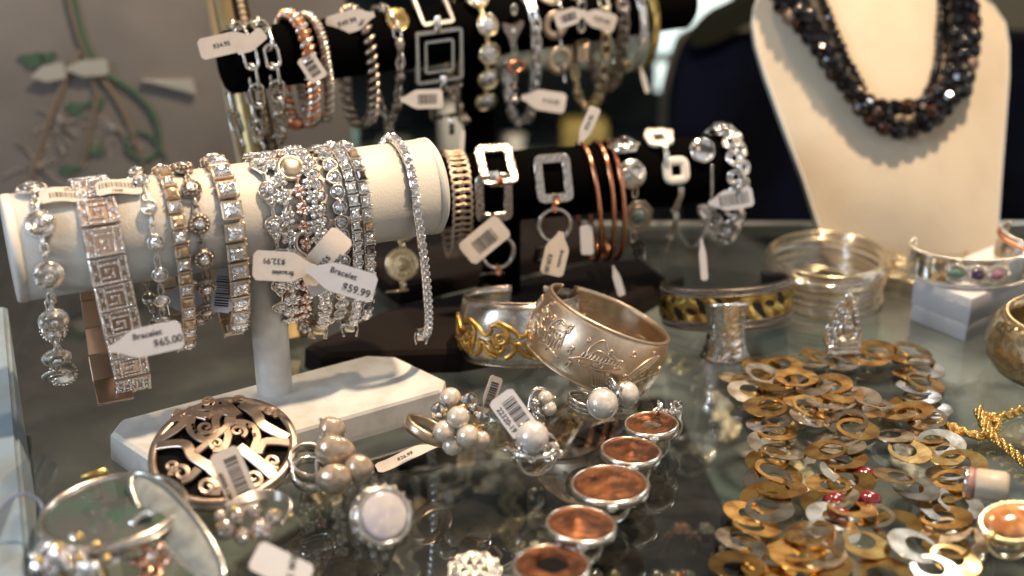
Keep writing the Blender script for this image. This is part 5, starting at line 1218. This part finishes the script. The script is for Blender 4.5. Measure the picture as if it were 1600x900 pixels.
def coin_rings():
    D = [(1018, 663, 42, 54.0, .38, 'coin_pale', 'farthest coin ring, a small copper coin with a pale centre hole', 'small coin ring'),
         (986, 705, 47, 51.8, 0, None, 'second farthest coin ring with a plain copper coin', ''),
         (953, 757, 61, 49.5, 0, None, 'largest copper coin ring, middle of the row of five', ''),
         (908, 820, 55, 47.0, 0, None, 'second nearest coin ring with a mottled brown coin', ''),
         (862, 884, 60, 45.0, .42, 'dark_inside', 'nearest coin ring, a copper coin with a dark centre hole, at the bottom edge', '')]
    for k, (px, py, rp, d, hole, hm, lab, _) in enumerate(D):
        c = E(px, py, d); r = rp*d/FPX; t = thing('coin_ring', lab, 'ring', (c.x, c.y, 0), 'row of copper coin rings'); M = T_(c) @ RY((-.05, .03, -.02, .05, .0)[k]) @ RX(-.07)
        part('coin', G().add(lathe([(r*hole, -.05), (r*hole, .03), (r*.86, .03), (r*.88, .06), (r*.95, .06), (r*.95, -.06)], 48)), 'coin_copper', t, M)
        rnd = random.Random(k*5+1); bl_ = [(rnd.uniform(-.45, .45)*r, rnd.uniform(-.45, .45)*r, rnd.uniform(.1, .3)*r, rnd.uniform(-.05, .09)) for _ in range(16)]
        if not hole: bl_ += [(0, .12*r, .26*r, .12), (.02*r, -.3*r, .34*r, .10), (.1*r, .2*r, .12*r, .06)]
        nr, na = 16, 56; v = []; f = []; lo_ = r*(hole+.03)
        for i in range(nr+1):
            q = lo_+(r*.85-lo_)*i/nr
            for j in range(na):
                a = 2*PI*j/na; x, y = q*math.cos(a), q*math.sin(a); z = .045+sum(h_*math.exp(-((x-bx)**2+(y-by)**2)/(w2*w2)) for bx, by, w2, h_ in bl_)*(1 if i < nr else 0)*min(1, (nr-i)/3)
                if 11 <= i <= 12 and math.sin(j*2.7+k)*math.sin(j*1.3) > .1: z += .03
                v.append((x, y, z))
        for i in range(nr):
            for j in range(na): j2 = (j+1) % na; f.append((i*na+j, (i+1)*na+j, (i+1)*na+j2, i*na+j2))
        if not hole: f.append(tuple(range(na)))
        g = G().add((v, f))
        part('coin_relief', g, 'coin_copper', t, M)
        if hole: part('centre', G().add(lathe([(0, -.02), (r*hole*.98, -.02)], 24)), hm if hm != 'coin_pale' else 'disc_silver', t, M)
        g = G().add(lathe([(r*.93, -.28), (r*1.0, -.26), (r*1.03, 0), (r*.98, .09), (r*.93, .06)], 48, closed_prof=True)).add(lathe([(0, -.22), (r*.93, -.22)], 30)); part('bezel', g, 'silver', t, M)
        if k < 4: hoop(c+V((0, .1, -.95)), V((.1, 1, 0)), .82, .5, .08, 'silver', t)
        for i in range(5): part('granule', pm('granule', lambda: G().add(sph(.12, 8, 6)), 'bright_silver'), None, t, M @ T_((-.1+.09*(i % 3), -r-.08, -.1-.1*(i//3))))
coin_rings()
def wob(px, py, d, r, n, m, rnd, t, name):
    g = G()
    for i in range(n):
        a = rnd.uniform(0, 2*PI); e = rnd.uniform(-.6, 1); rr = r*.62; g.add(gem(r*rnd.uniform(.2, .34), .5, 8), T_((rr*math.cos(a)*math.sqrt(1-e*e*.8), rr*math.sin(a)*math.sqrt(1-e*e*.8), rr*e)) @ RX(rnd.uniform(-1, 1)) @ RY(rnd.uniform(-1, 1)), False)
    part(name, g, m, t, T_(E(px, py, d)))
def small_rings():
    rnd = random.Random(21)
    c = E(1043, 645, 55); t = thing('ring', 'little ornate silver ring behind the farthest coin ring', 'ring', (c.x, c.y, 0))
    g = G()
    for k in range(14): g.add(torus(rnd.uniform(.12, .25), .05, 12, 6), T_((rnd.uniform(-.5, .55), rnd.uniform(-.2, .2), rnd.uniform(-.25, .4))) @ RX(rnd.uniform(0, 3)) @ RY(rnd.uniform(0, 3)))
    g.add(tube([(.5, 0, -.3), (.6, 0, .2), (.5, 0, .55)], .08, 6)); part('filigree_head', g, 'bright_silver', t, T_(c)); hoop(c+V((0, .3, -.75)), (.2, 1, 0), .72, .3, .08, 'silver', t)
    # cocktail ring bottom left
    c = E(118, 872, 43.5); t = thing('ring', 'big cluster ring of pale crystals in the bottom left corner', 'ring', (c.x, c.y, 0))
    for (x, y, r, n) in ((75, 880, .85, 12), (112, 862, .9, 14), (150, 880, .85, 12), (110, 900, 1.0, 12)): wob(x, y, 43.5, r, n, 'crystal', rnd, t, 'stone_cluster')
    for (x, y, r, n) in ((92, 872, .8, 8), (136, 868, .8, 8)): wob(x, y, 43.6, r, n, 'rosy_crystal', rnd, t, 'rosy_stones')
    for x, y in ((92, 853), (125, 838), (150, 850), (168, 872), (60, 875), (124, 872)): part('claw', G().add(sph(.14, 8, 6, c=tuple(E(x, y, 42.9)))), 'gold', t)
    hoop(c+V((0, .2, -.9)), (.3, 1, 0), 1.0, .4, .1, 'pale_gold', t)
    c = E(238, 878, 44); t = thing('ring', 'gold flower ring with small crystals under the tall oval silver piece', 'ring', (c.x, c.y, 0))
    g = G()
    for k in range(6): a = 2*PI*k/6; g.add(sph(.36, 12, 8, 1, .6, .25, c=(0, 0, 0)), T_((.42*math.cos(a), .42*math.sin(a), 0)) @ RZ(a) @ RY(-.4))
    part('petals', g, 'rose_gold', t, frm(c, (1, 0, 0), (-.2, -.7, .7))); wob(238, 872, 43.6, .28, 6, 'crystal', rnd, t, 'centre_stones')
    g = G()
    for i in range(16): a = 1.2+3.4*i/15; g.add(gem(.15, .5, 8), T_(E(225+34*math.cos(a), 840-40*math.sin(a+.4), 44.5)), False)
    part('crystal_hoop', g, 'crystal', t); part('wire', G().add(tube([E(225+34*math.cos(1.2+3.4*i/15), 840-40*math.sin(1.6+3.4*i/15), 44.7) for i in range(16)], .1, 6)), 'silver', t)
    # crystal bead bracelet near brooch
    c = E(392, 812, 46.4); t = thing('earring', 'coiled silver wire hoop with pale round crystal beads in front of the brooch', 'earring', (c.x, c.y, 0))
    for x, y, r in ((352, 826, 17), (380, 838, 15), (410, 828, 19), (428, 808, 14), (372, 806, 12), (398, 798, 11), (345, 808, 12)): part('crystal_bead', G().add(sph(r*46/FPX, 9, 6), None, False), 'rosy_crystal', t, T_(E(x, y, 46)))
    g = G()
    for k in range(4): g.add(tube(bez([E(350, 800-3*k, 46.6), E(390, 782-4*k, 47.4), E(430, 780-4*k, 47.6), E(455, 795-3*k, 47), E(440, 820, 46.4)], 6), .05, 6))
    part('wires', g, 'silver', t)
    for x, y in ((340, 822), (430, 800), (455, 806), (366, 795), (398, 842)): part('granule', G().add(sph(.1, 8, 6, c=tuple(E(x, y, 45.8)))), 'gold', t)
    ptag('blurred price tag lying at the bottom edge below the crystal beads', (402, 868), 44.2, (478, 905), 43.4, 50, texts=[('BRM 3034', .35, 0, .36, -1.3)], neck=False, mt='cool_paper', roll=-.3)
    # beaded flower ring at the bottom
    c = E(742, 893, 45); t = thing('ring', 'silver flower ring ringed with little crystals at the bottom edge', 'ring', (c.x, c.y, 0)); M = frm(c, (1, 0, 0), (0, -.35, .9)); g = G(); g2 = G()
    for k in range(11): a = 2*PI*k/11; g2.add(gem(.11, .6, 8), T_((.75*math.cos(a), .6*math.sin(a), .1)), False); g.add(torus(.18, .04, 12, 6), T_((.75*math.cos(a), .6*math.sin(a), .06)))
    for k in range(6): a = 2*PI*k/6; g.add(torus(.2, .05, 12, 6), T_((.34*math.cos(a), .3*math.sin(a), .1)))
    part('mount', g.add(lathe([(0, -.1), (.7, -.1), (.8, .03), (0, .05)], 24)), 'silver', t, M); part('crystals', g2, 'crystal', t, M)
    # lower right corner
    c = E(1585, 815, 46); t = thing('ring', 'gold-rimmed ring with an orange brown oval stone at the lower right edge', 'ring', (c.x, c.y, 0)); M = frm(c, (1, .1, 0), (-.1, -.35, .9))
    part('stone', G().add(sph(.98, 28, 14, 1.15, .75, .32)), 'orange_agate', t, M); part('bezel', G().add(torus(1.02, .12, 40, 8, 1.17, .8), T_((0, 0, -.05))).add(lathe([(.9, -.7), (1.0, -.4), (1.05, -.05), (.9, -.1)], 36, closed_prof=True, sx=1.1, sy=.76)), 'pale_gold', t, M); hoop(c+V((0, .2, -.9)), (.2, 1, 0), .8, .4, .1, 'pale_gold', t)
    part('gold_ball', G().add(sph(.2, 12, 8)), 'gold', t, T_(E(1548, 838, 45.4)))
    a = E(1522, 755, 49.6); b = E(1572, 762, 49.2); t = thing('cylinder_bead', 'short cream cylinder bead with a pinkish band right of the disc necklace', 'bead', (a.x, a.y, 0))
    part('cream_body', G().add(lathe([(0, 0), (.5, 0), (.6, .08), (.62, 1.1), (.5, 1.25), (0, 1.28)], 28)), 'cream_bead', t, frm(a, (0, 0, 1), b-a)); part('pink_band', G().add(lathe([(0, -.3), (.5, -.3), (.58, -.2), (.58, 0), (0, .01)], 28)), 'pink_band', t, frm(a, (0, 0, 1), b-a))
    part('cap', G().add(torus(.5, .1, 24, 6), T_((0, 0, -.3))), 'silver', t, frm(a, (0, 0, 1), b-a))
mat('rosy_crystal', (.92, .80, .74), .06, .85, ('vor', 7, 1.0), .8); mat('orange_agate', (.42, .16, .05), .12, 0, None, .6, 1, vary=(1.5, (.70, .38, .16), .45, .6)); mat('cream_bead', (.55, .48, .38), .4)
mat('pink_band', (.45, .25, .22), .3)
small_rings()
def shells():
    # low round box lid: rim + dark grey-green shell
    t = thing('compact', 'round gilt-rimmed piece with a dark grey-green shell face and small gold catch', 'compact', U(175, 860, z=0))
    o = E(176, 797, 45.5); a = (E(290, 768, 46.6)-E(62, 815, 45.2))/2; b = (E(160, 742, 48.6)-E(190, 856, 44.0))/2; b = b - a.normalized()*b.dot(a.normalized()); n = a.cross(b).normalized(); M = frm(o, a, n); ra, rb = a.length, b.length*.9
    part('shell_face', G().add(lathe([(0, .1), (.8, .08), (.93, .0)], 48, sx=ra, sy=rb)), 'grey_shell', t, M)
    part('rim', G().add(lathe([(.92, -.3), (1.0, -.3), (1.03, -.05), (1.0, .1), (.96, .14), (.92, .05)], 64, closed_prof=True, sx=ra, sy=rb)).add(torus(1, .05, 60, 6, ra*1.0, rb*1.0), T_((0, 0, -.12)) @ S_(1, 1, .3)), 'silver', t, M)
    g = G().add(box(1.0, .3, .45, .08, frm(E(148, 742, 48.6), a, V((0, -.6, .8))))); part('catch', g, 'gold', t)
    t = thing('shell_pendant', 'tall narrow oval of pale veined shell in a silver rim, leaning to the right', 'pendant', U(300, 905, z=0))
    o = E(275, 822, 44.6); a = (E(345, 912, 42.6)-E(206, 742, 46.6))/2; sx = (E(302, 800, 44.6)-E(250, 842, 44.3))/2; b = sx - a.normalized()*sx.dot(a.normalized()); n = a.cross(b).normalized(); n = n if n.dot(CP-o) > 0 else -n; M = frm(o, a, n); ra, rb = a.length, b.length*1.0
    part('shell_face', G().add(lathe([(0, .1), (.8, .07), (.95, 0)], 48, sx=ra, sy=rb)), 'pale_shell', t, M)
    part('rim', G().add(strap([V((ra*.98*math.cos(q), rb*.98*math.sin(q), 0)) for q in [2*PI*i/60 for i in range(60)]], .16, .12, None, True)), 'rim_silver', t, M)
    # clear acrylic
    t = thing('acrylic_holder', 'curved clear acrylic holder with a blue edge at the left border', 'holder', U(30, 880, z=0))
    P = bez([E(-20, 810, 44.5), E(0, 795, 45), E(22, 776, 45.4), E(42, 772, 45.6), E(60, 782, 45.6), E(66, 800, 45.4), E(58, 840, 45), E(60, 880, 44), E(64, 930, 43)], 6)
    Q = [p+V((-.3, 2.6, .1)) for p in P]; n_ = len(P); v = P+Q+[q+V((.0, .0, -.06)) for q in P+Q]
    f = [(i, i+1, n_+i+1, n_+i) for i in range(n_-1)]
    part('curved_sheet', G().add((v[:2*n_], f)), 'clear_sheet', t); part('blue_edge', G().add(tube(P, .05, 6)), 'blue_edge', t)
def clear_sheet():
    m = bpy.data.materials.new('clear_sheet'); m.use_nodes = True; t = m.node_tree; t.nodes.clear(); o = nd(t, 'ShaderNodeOutputMaterial'); x = nd(t, 'ShaderNodeMixShader'); fr = nd(t, 'ShaderNodeFresnel', IOR=1.9); a = nd(t, 'ShaderNodeBsdfTransparent'); a.inputs[0].default_value = (.80, .87, .95, 1); g = nd(t, 'ShaderNodeBsdfGlossy'); g.inputs['Roughness'].default_value = .05
    t.links.new(fr.outputs[0], x.inputs[0]); t.links.new(a.outputs[0], x.inputs[1]); t.links.new(g.outputs[0], x.inputs[2]); t.links.new(x.outputs[0], o.inputs[0]); MT['clear_sheet'] = m
clear_sheet(); mat('blue_edge', (.16, .20, .34), .15, 0, None, .6, .5); mat('rim_silver', (.8, .82, .76), .2, 1)
shells()
def disc_necklace():
    path = [(1205, 880), (1165, 850), (1175, 812), (1205, 790), (1212, 762), (1205, 735), (1215, 706), (1204, 680), (1215, 655), (1195, 632), (1165, 610), (1162, 592), (1190, 580), (1225, 575), (1262, 566), (1300, 566), (1340, 562), (1380, 556), (1420, 556), (1440, 572), (1432, 592), (1440, 612), (1425, 630), (1448, 650), (1462, 672), (1452, 695), (1480, 712), (1498, 735), (1478, 760), (1490, 790), (1465, 815), (1500, 845), (1480, 880)]
    p2 = [(1190, 598), (1225, 606), (1262, 612), (1300, 618), (1335, 632), (1300, 650), (1275, 668), (1250, 640), (1300, 640), (1345, 650), (1385, 646), (1420, 656)]
    p3 = [(1310, 660), (1335, 675), (1320, 695), (1295, 712), (1310, 735), (1330, 752), (1305, 770), (1285, 795), (1320, 810), (1290, 840), (1260, 862), (1300, 885), (1250, 895)]
    p4 = [(1140+20, 868), (1200, 900), (1240, 870), (1395, 690), (1420, 715), (1395, 760), (1430, 775), (1360, 815), (1400, 830), (1425, 870), (1460, 905), (1380, 905), (1350, 865), (1300, 905), (1250, 880), (1150, 900)]
    c = U(1320, 700, z=0); t = thing('disc_necklace', 'long necklace of flat gold and silver crescent discs heaped on the glass', 'necklace', c)
    rnd = random.Random(17); idx = 0
    def crescent():
        o = [(1.0*math.cos(a), 1.0*math.sin(a)) for a in [2*PI*i/36 for i in range(36)]]; n_ = [(.25+.57*math.cos(a), .57*math.sin(a)) for a in [2*PI*i/36 for i in range(36)]]
        v = [(x, y, -.022) for x, y in o]+[(x, y, .022) for x, y in o]+[(x, y, -.022) for x, y in n_]+[(x, y, .022) for x, y in n_]; f = []
        for i in range(36): j = (i+1) % 36; f += [(36+i, 36+j, 108+j, 108+i), (j, i, 72+i, 72+j), (i, j, 36+j, 36+i), (72+j, 72+i, 108+i, 108+j)]
        return G().add((v, f), None, False)
    for q, pp in enumerate((path, p2, p3, p4)):
        Q = resample([U(x, y, z=.2) for x, y in pp], step=.78 if q != 3 else 3.0)
        if q == 3: Q = [U(x, y, z=.2) for x, y in pp]
        for i, p in enumerate(Q):
            m = 'disc_gold' if (idx*7 % 13) in (0, 2, 3, 5, 8, 10, 11) else 'disc_silver'; idx += 1
            d = V((Q[min(i+1, len(Q)-1)]-Q[max(0, i-1)])); a = math.atan2(d.y, d.x)+(PI/2 if i % 2 else -PI/2)+rnd.uniform(-.4, .4)
            s = rnd.uniform(.88, 1.04); pr = V((-d.y, d.x, 0)).normalized()*(.28*(-1)**i if q != 3 else 0); p = p+pr; zz = .12+rnd.uniform(0, .25)+(.25 if q else 0)
            M = T_((p.x, p.y, zz+.10)) @ RX(rnd.uniform(-.22, .1)) @ RY(rnd.uniform(-.22, .22)) @ RZ(a) @ S_(s)
            link(t, M, 'crescent_'+m, crescent, m, name='disc_link')
    # red and white beads under the heap
    for k, (x, y, m) in enumerate(((1352, 742, 'red_bead'), (1305, 782, 'red_bead'), (1310, 806, 'red_bead'), (1358, 780, 'red_bead'))):
        c = U(x, y, z=.45); single('loose_bead', G().add(sph(.42, 16, 10, 1.2, 1, .8, c=tuple(c))), m, ('small red bead showing through the crescent discs' if m == 'red_bead' else 'small cream bead beside the crescent discs'), 'bead', 'beads under the disc necklace')
disc_necklace()
def gold_chain():
    t = thing('rope_necklace', 'knotted gold rope chain lying at the right edge of the glass', 'necklace', U(1540, 660, z=0))
    rnd = random.Random(2)
    for pts, r in (([(1468, 660), (1490, 667), (1512, 677), (1530, 680)], .16), ([(1528, 640), (1536, 655), (1545, 672), (1552, 682)], .3), ([(1530, 682), (1560, 668), (1545, 650), (1535, 662), (1555, 675)], .24), ([(1548, 655), (1575, 648), (1605, 638), (1640, 635)], .24), ([(1550, 682), (1572, 698), (1600, 722), (1650, 760)], .22)):
        P = resample(bez([U(x, y, z=.35) for x, y in pts], 8), step=.11); g = G()
        for i, p in enumerate(P):
            for s in (0, PI): g.add(sph(.13, 6, 4, 1.1, 1.1, 1, c=(p.x+r*.6*math.cos(i*.7+s)*.7, p.y+r*.6*math.cos(i*.7+s)*.7, p.z+r*.6*math.sin(i*.7+s))))
        part('rope', g, 'gold', t)
gold_chain()
# ================================================================ STOCK UNDER THE GLASS
def below():
    z0 = -13
    def B(px, py): return U(px, py, z=z0+.5)
    rnd = random.Random(9)
    # black ring tray
    c = B(985, 800); t = thing('ring_tray', 'black velvet ring tray on the lower shelf under the glass', 'tray', (c.x, c.y, z0))
    part('tray', G().add(box(10, 22, 1.6, .2)), 'velvet', t, T_((c.x, c.y, z0+.85)) @ RZ(.12)); 
    for k in range(6): part('slot_ridge', G().add(box(9, 1.0, .6, .2)), 'velvet_base', t, T_((c.x, c.y, z0+1.8)) @ RZ(.12) @ T_((0, -10+4*k, 0)))
    for k in range(26):
        x, y = rnd.uniform(-4, 4), -10+4*rnd.randint(0, 5)
        g = G().add(torus(.85, .14, 20, 6), RX(PI/2)).add(sph(.4, 8, 6, c=(0, 0, .95)), None, False)
        g.v = [T_((c.x, c.y, z0+2.3)) @ RZ(.12) @ T_((x, y, 0)) @ RZ(rnd.uniform(-.5, .5)) @ p if False else (T_((c.x+x, c.y+y, z0+2.5)) @ p) for p in g.v]
        single('ring', g, rnd.choice(('silver', 'pale_gold', 'bright_silver', 'copper')), 'small ring standing in the black tray under the glass', 'ring', 'rings in the tray under the glass')
    LB_ = {(800, 800): 'gold curb bracelet under the glass just right of the small cream tag', (845, 820): 'silver link bracelet under the glass close to the black ring tray', (600, 780): 'bright silver link bracelet under the glass beneath the mother-of-pearl ring', (500, 820): 'long gold link bracelet under the glass between brooch and lilac shell ring, the nearer one', (520, 760): 'long gold link bracelet under the glass between brooch and lilac shell ring, the farther one', (640, 860): 'silver link bracelet under the glass near the bottom edge', (690, 770): 'short silver bracelet under the glass below the pearl cluster ring', (1110, 760): 'bright silver bracelet under the glass between coin rings and disc necklace', (1240, 720): 'gold link bracelet under the left part of the disc necklace', (1420, 740): 'silver link bracelet under the right part of the disc necklace', (1500, 820): 'bright silver bracelet under the glass near the cream cylinder bead', (1130, 650): 'gold link bracelet under the glass in front of the hammered saddle ring', (380, 880): 'silver link bracelet under the glass in front of the brooch'}
    k = 0
    for px, py, l, m in ((800, 800, 7, 'pale_gold'), (845, 820, 7, 'silver'), (600, 780, 6, 'bright_silver'), (500, 820, 13, 'pale_gold'), (520, 760, 12, 'pale_gold'), (640, 860, 7, 'silver'), (690, 770, 5, 'silver'), (1110, 760, 8, 'bright_silver'), (1240, 720, 9, 'pale_gold'), (1420, 740, 8, 'silver'), (1500, 820, 7, 'bright_silver'), (1130, 650, 6, 'pale_gold'), (380, 880, 6, 'silver')):
        c = B(px, py); g = G()
        for i in range(int(l/.42)):
            a = .3*math.sin(i*.9+px); g.add(torus(.34, .1, 12, 6, 1.3, .8), T_((c.x+a, c.y-l/2+i*.42, z0+.7)) @ RZ(.5*(-1)**i) @ RX(.5))
        single('coil_bracelet', g, m, LB_[(px, py)], 'bracelet', 'bracelets on the shelf under the glass')
    for j, (px, py, a, lab) in enumerate(((745, 830, .1, 'small cream tag on the shelf under the glass, below the barcode tag'), (560, 890, .3, 'cream tag on the shelf under the glass near the bottom edge'), (1060, 700, -.3, 'cream tag on the shelf under the glass beside the coin rings'), (1180, 700, .6, 'cream tag on the lower shelf under the disc necklace'))):
        c = B(px, py); paper_tag(lab, T_((c.x, c.y, z0+.6)) @ RZ(a), 2.6, 1.2, [('$12.99', 0, 0, .4, 0)], neck=False)
    # white and coloured boxes
    for j, (px, py, sx, sy, m, a, lab) in enumerate(((640, 690, 10, 5, 'shelf_pale', .2, 'pale grey green box under the glass beneath the pearl cluster ring'), (330, 860, 12, 9, 'shelf_pale', -.2, 'pale grey box under the glass beneath the brooch'), (1110, 800, 5, 6, 'shelf_teal', .3, 'teal box under the glass right of the coin rings'), (1480, 660, 8, 7, 'shelf_pale', .1, 'pale box under the glass near the gold rope chain'), (1300, 560, 10, 6, 'shelf_teal', .1, 'teal box under the glass beneath the small seated figure'))):
        c = B(px, py); g = G().add(box(sx, sy, 1.2, .15)); g.v = [T_((c.x, c.y, z0+.7)) @ RZ(a) @ p for p in g.v]; single('stock_box', g, m, lab, 'box')
mat('shelf_pale', (.26, .30, .285), .6, vary=(.3, (.2, .235, .22), .4, .6)); mat('shelf_teal', (.10, .16, .155), .6)
below()
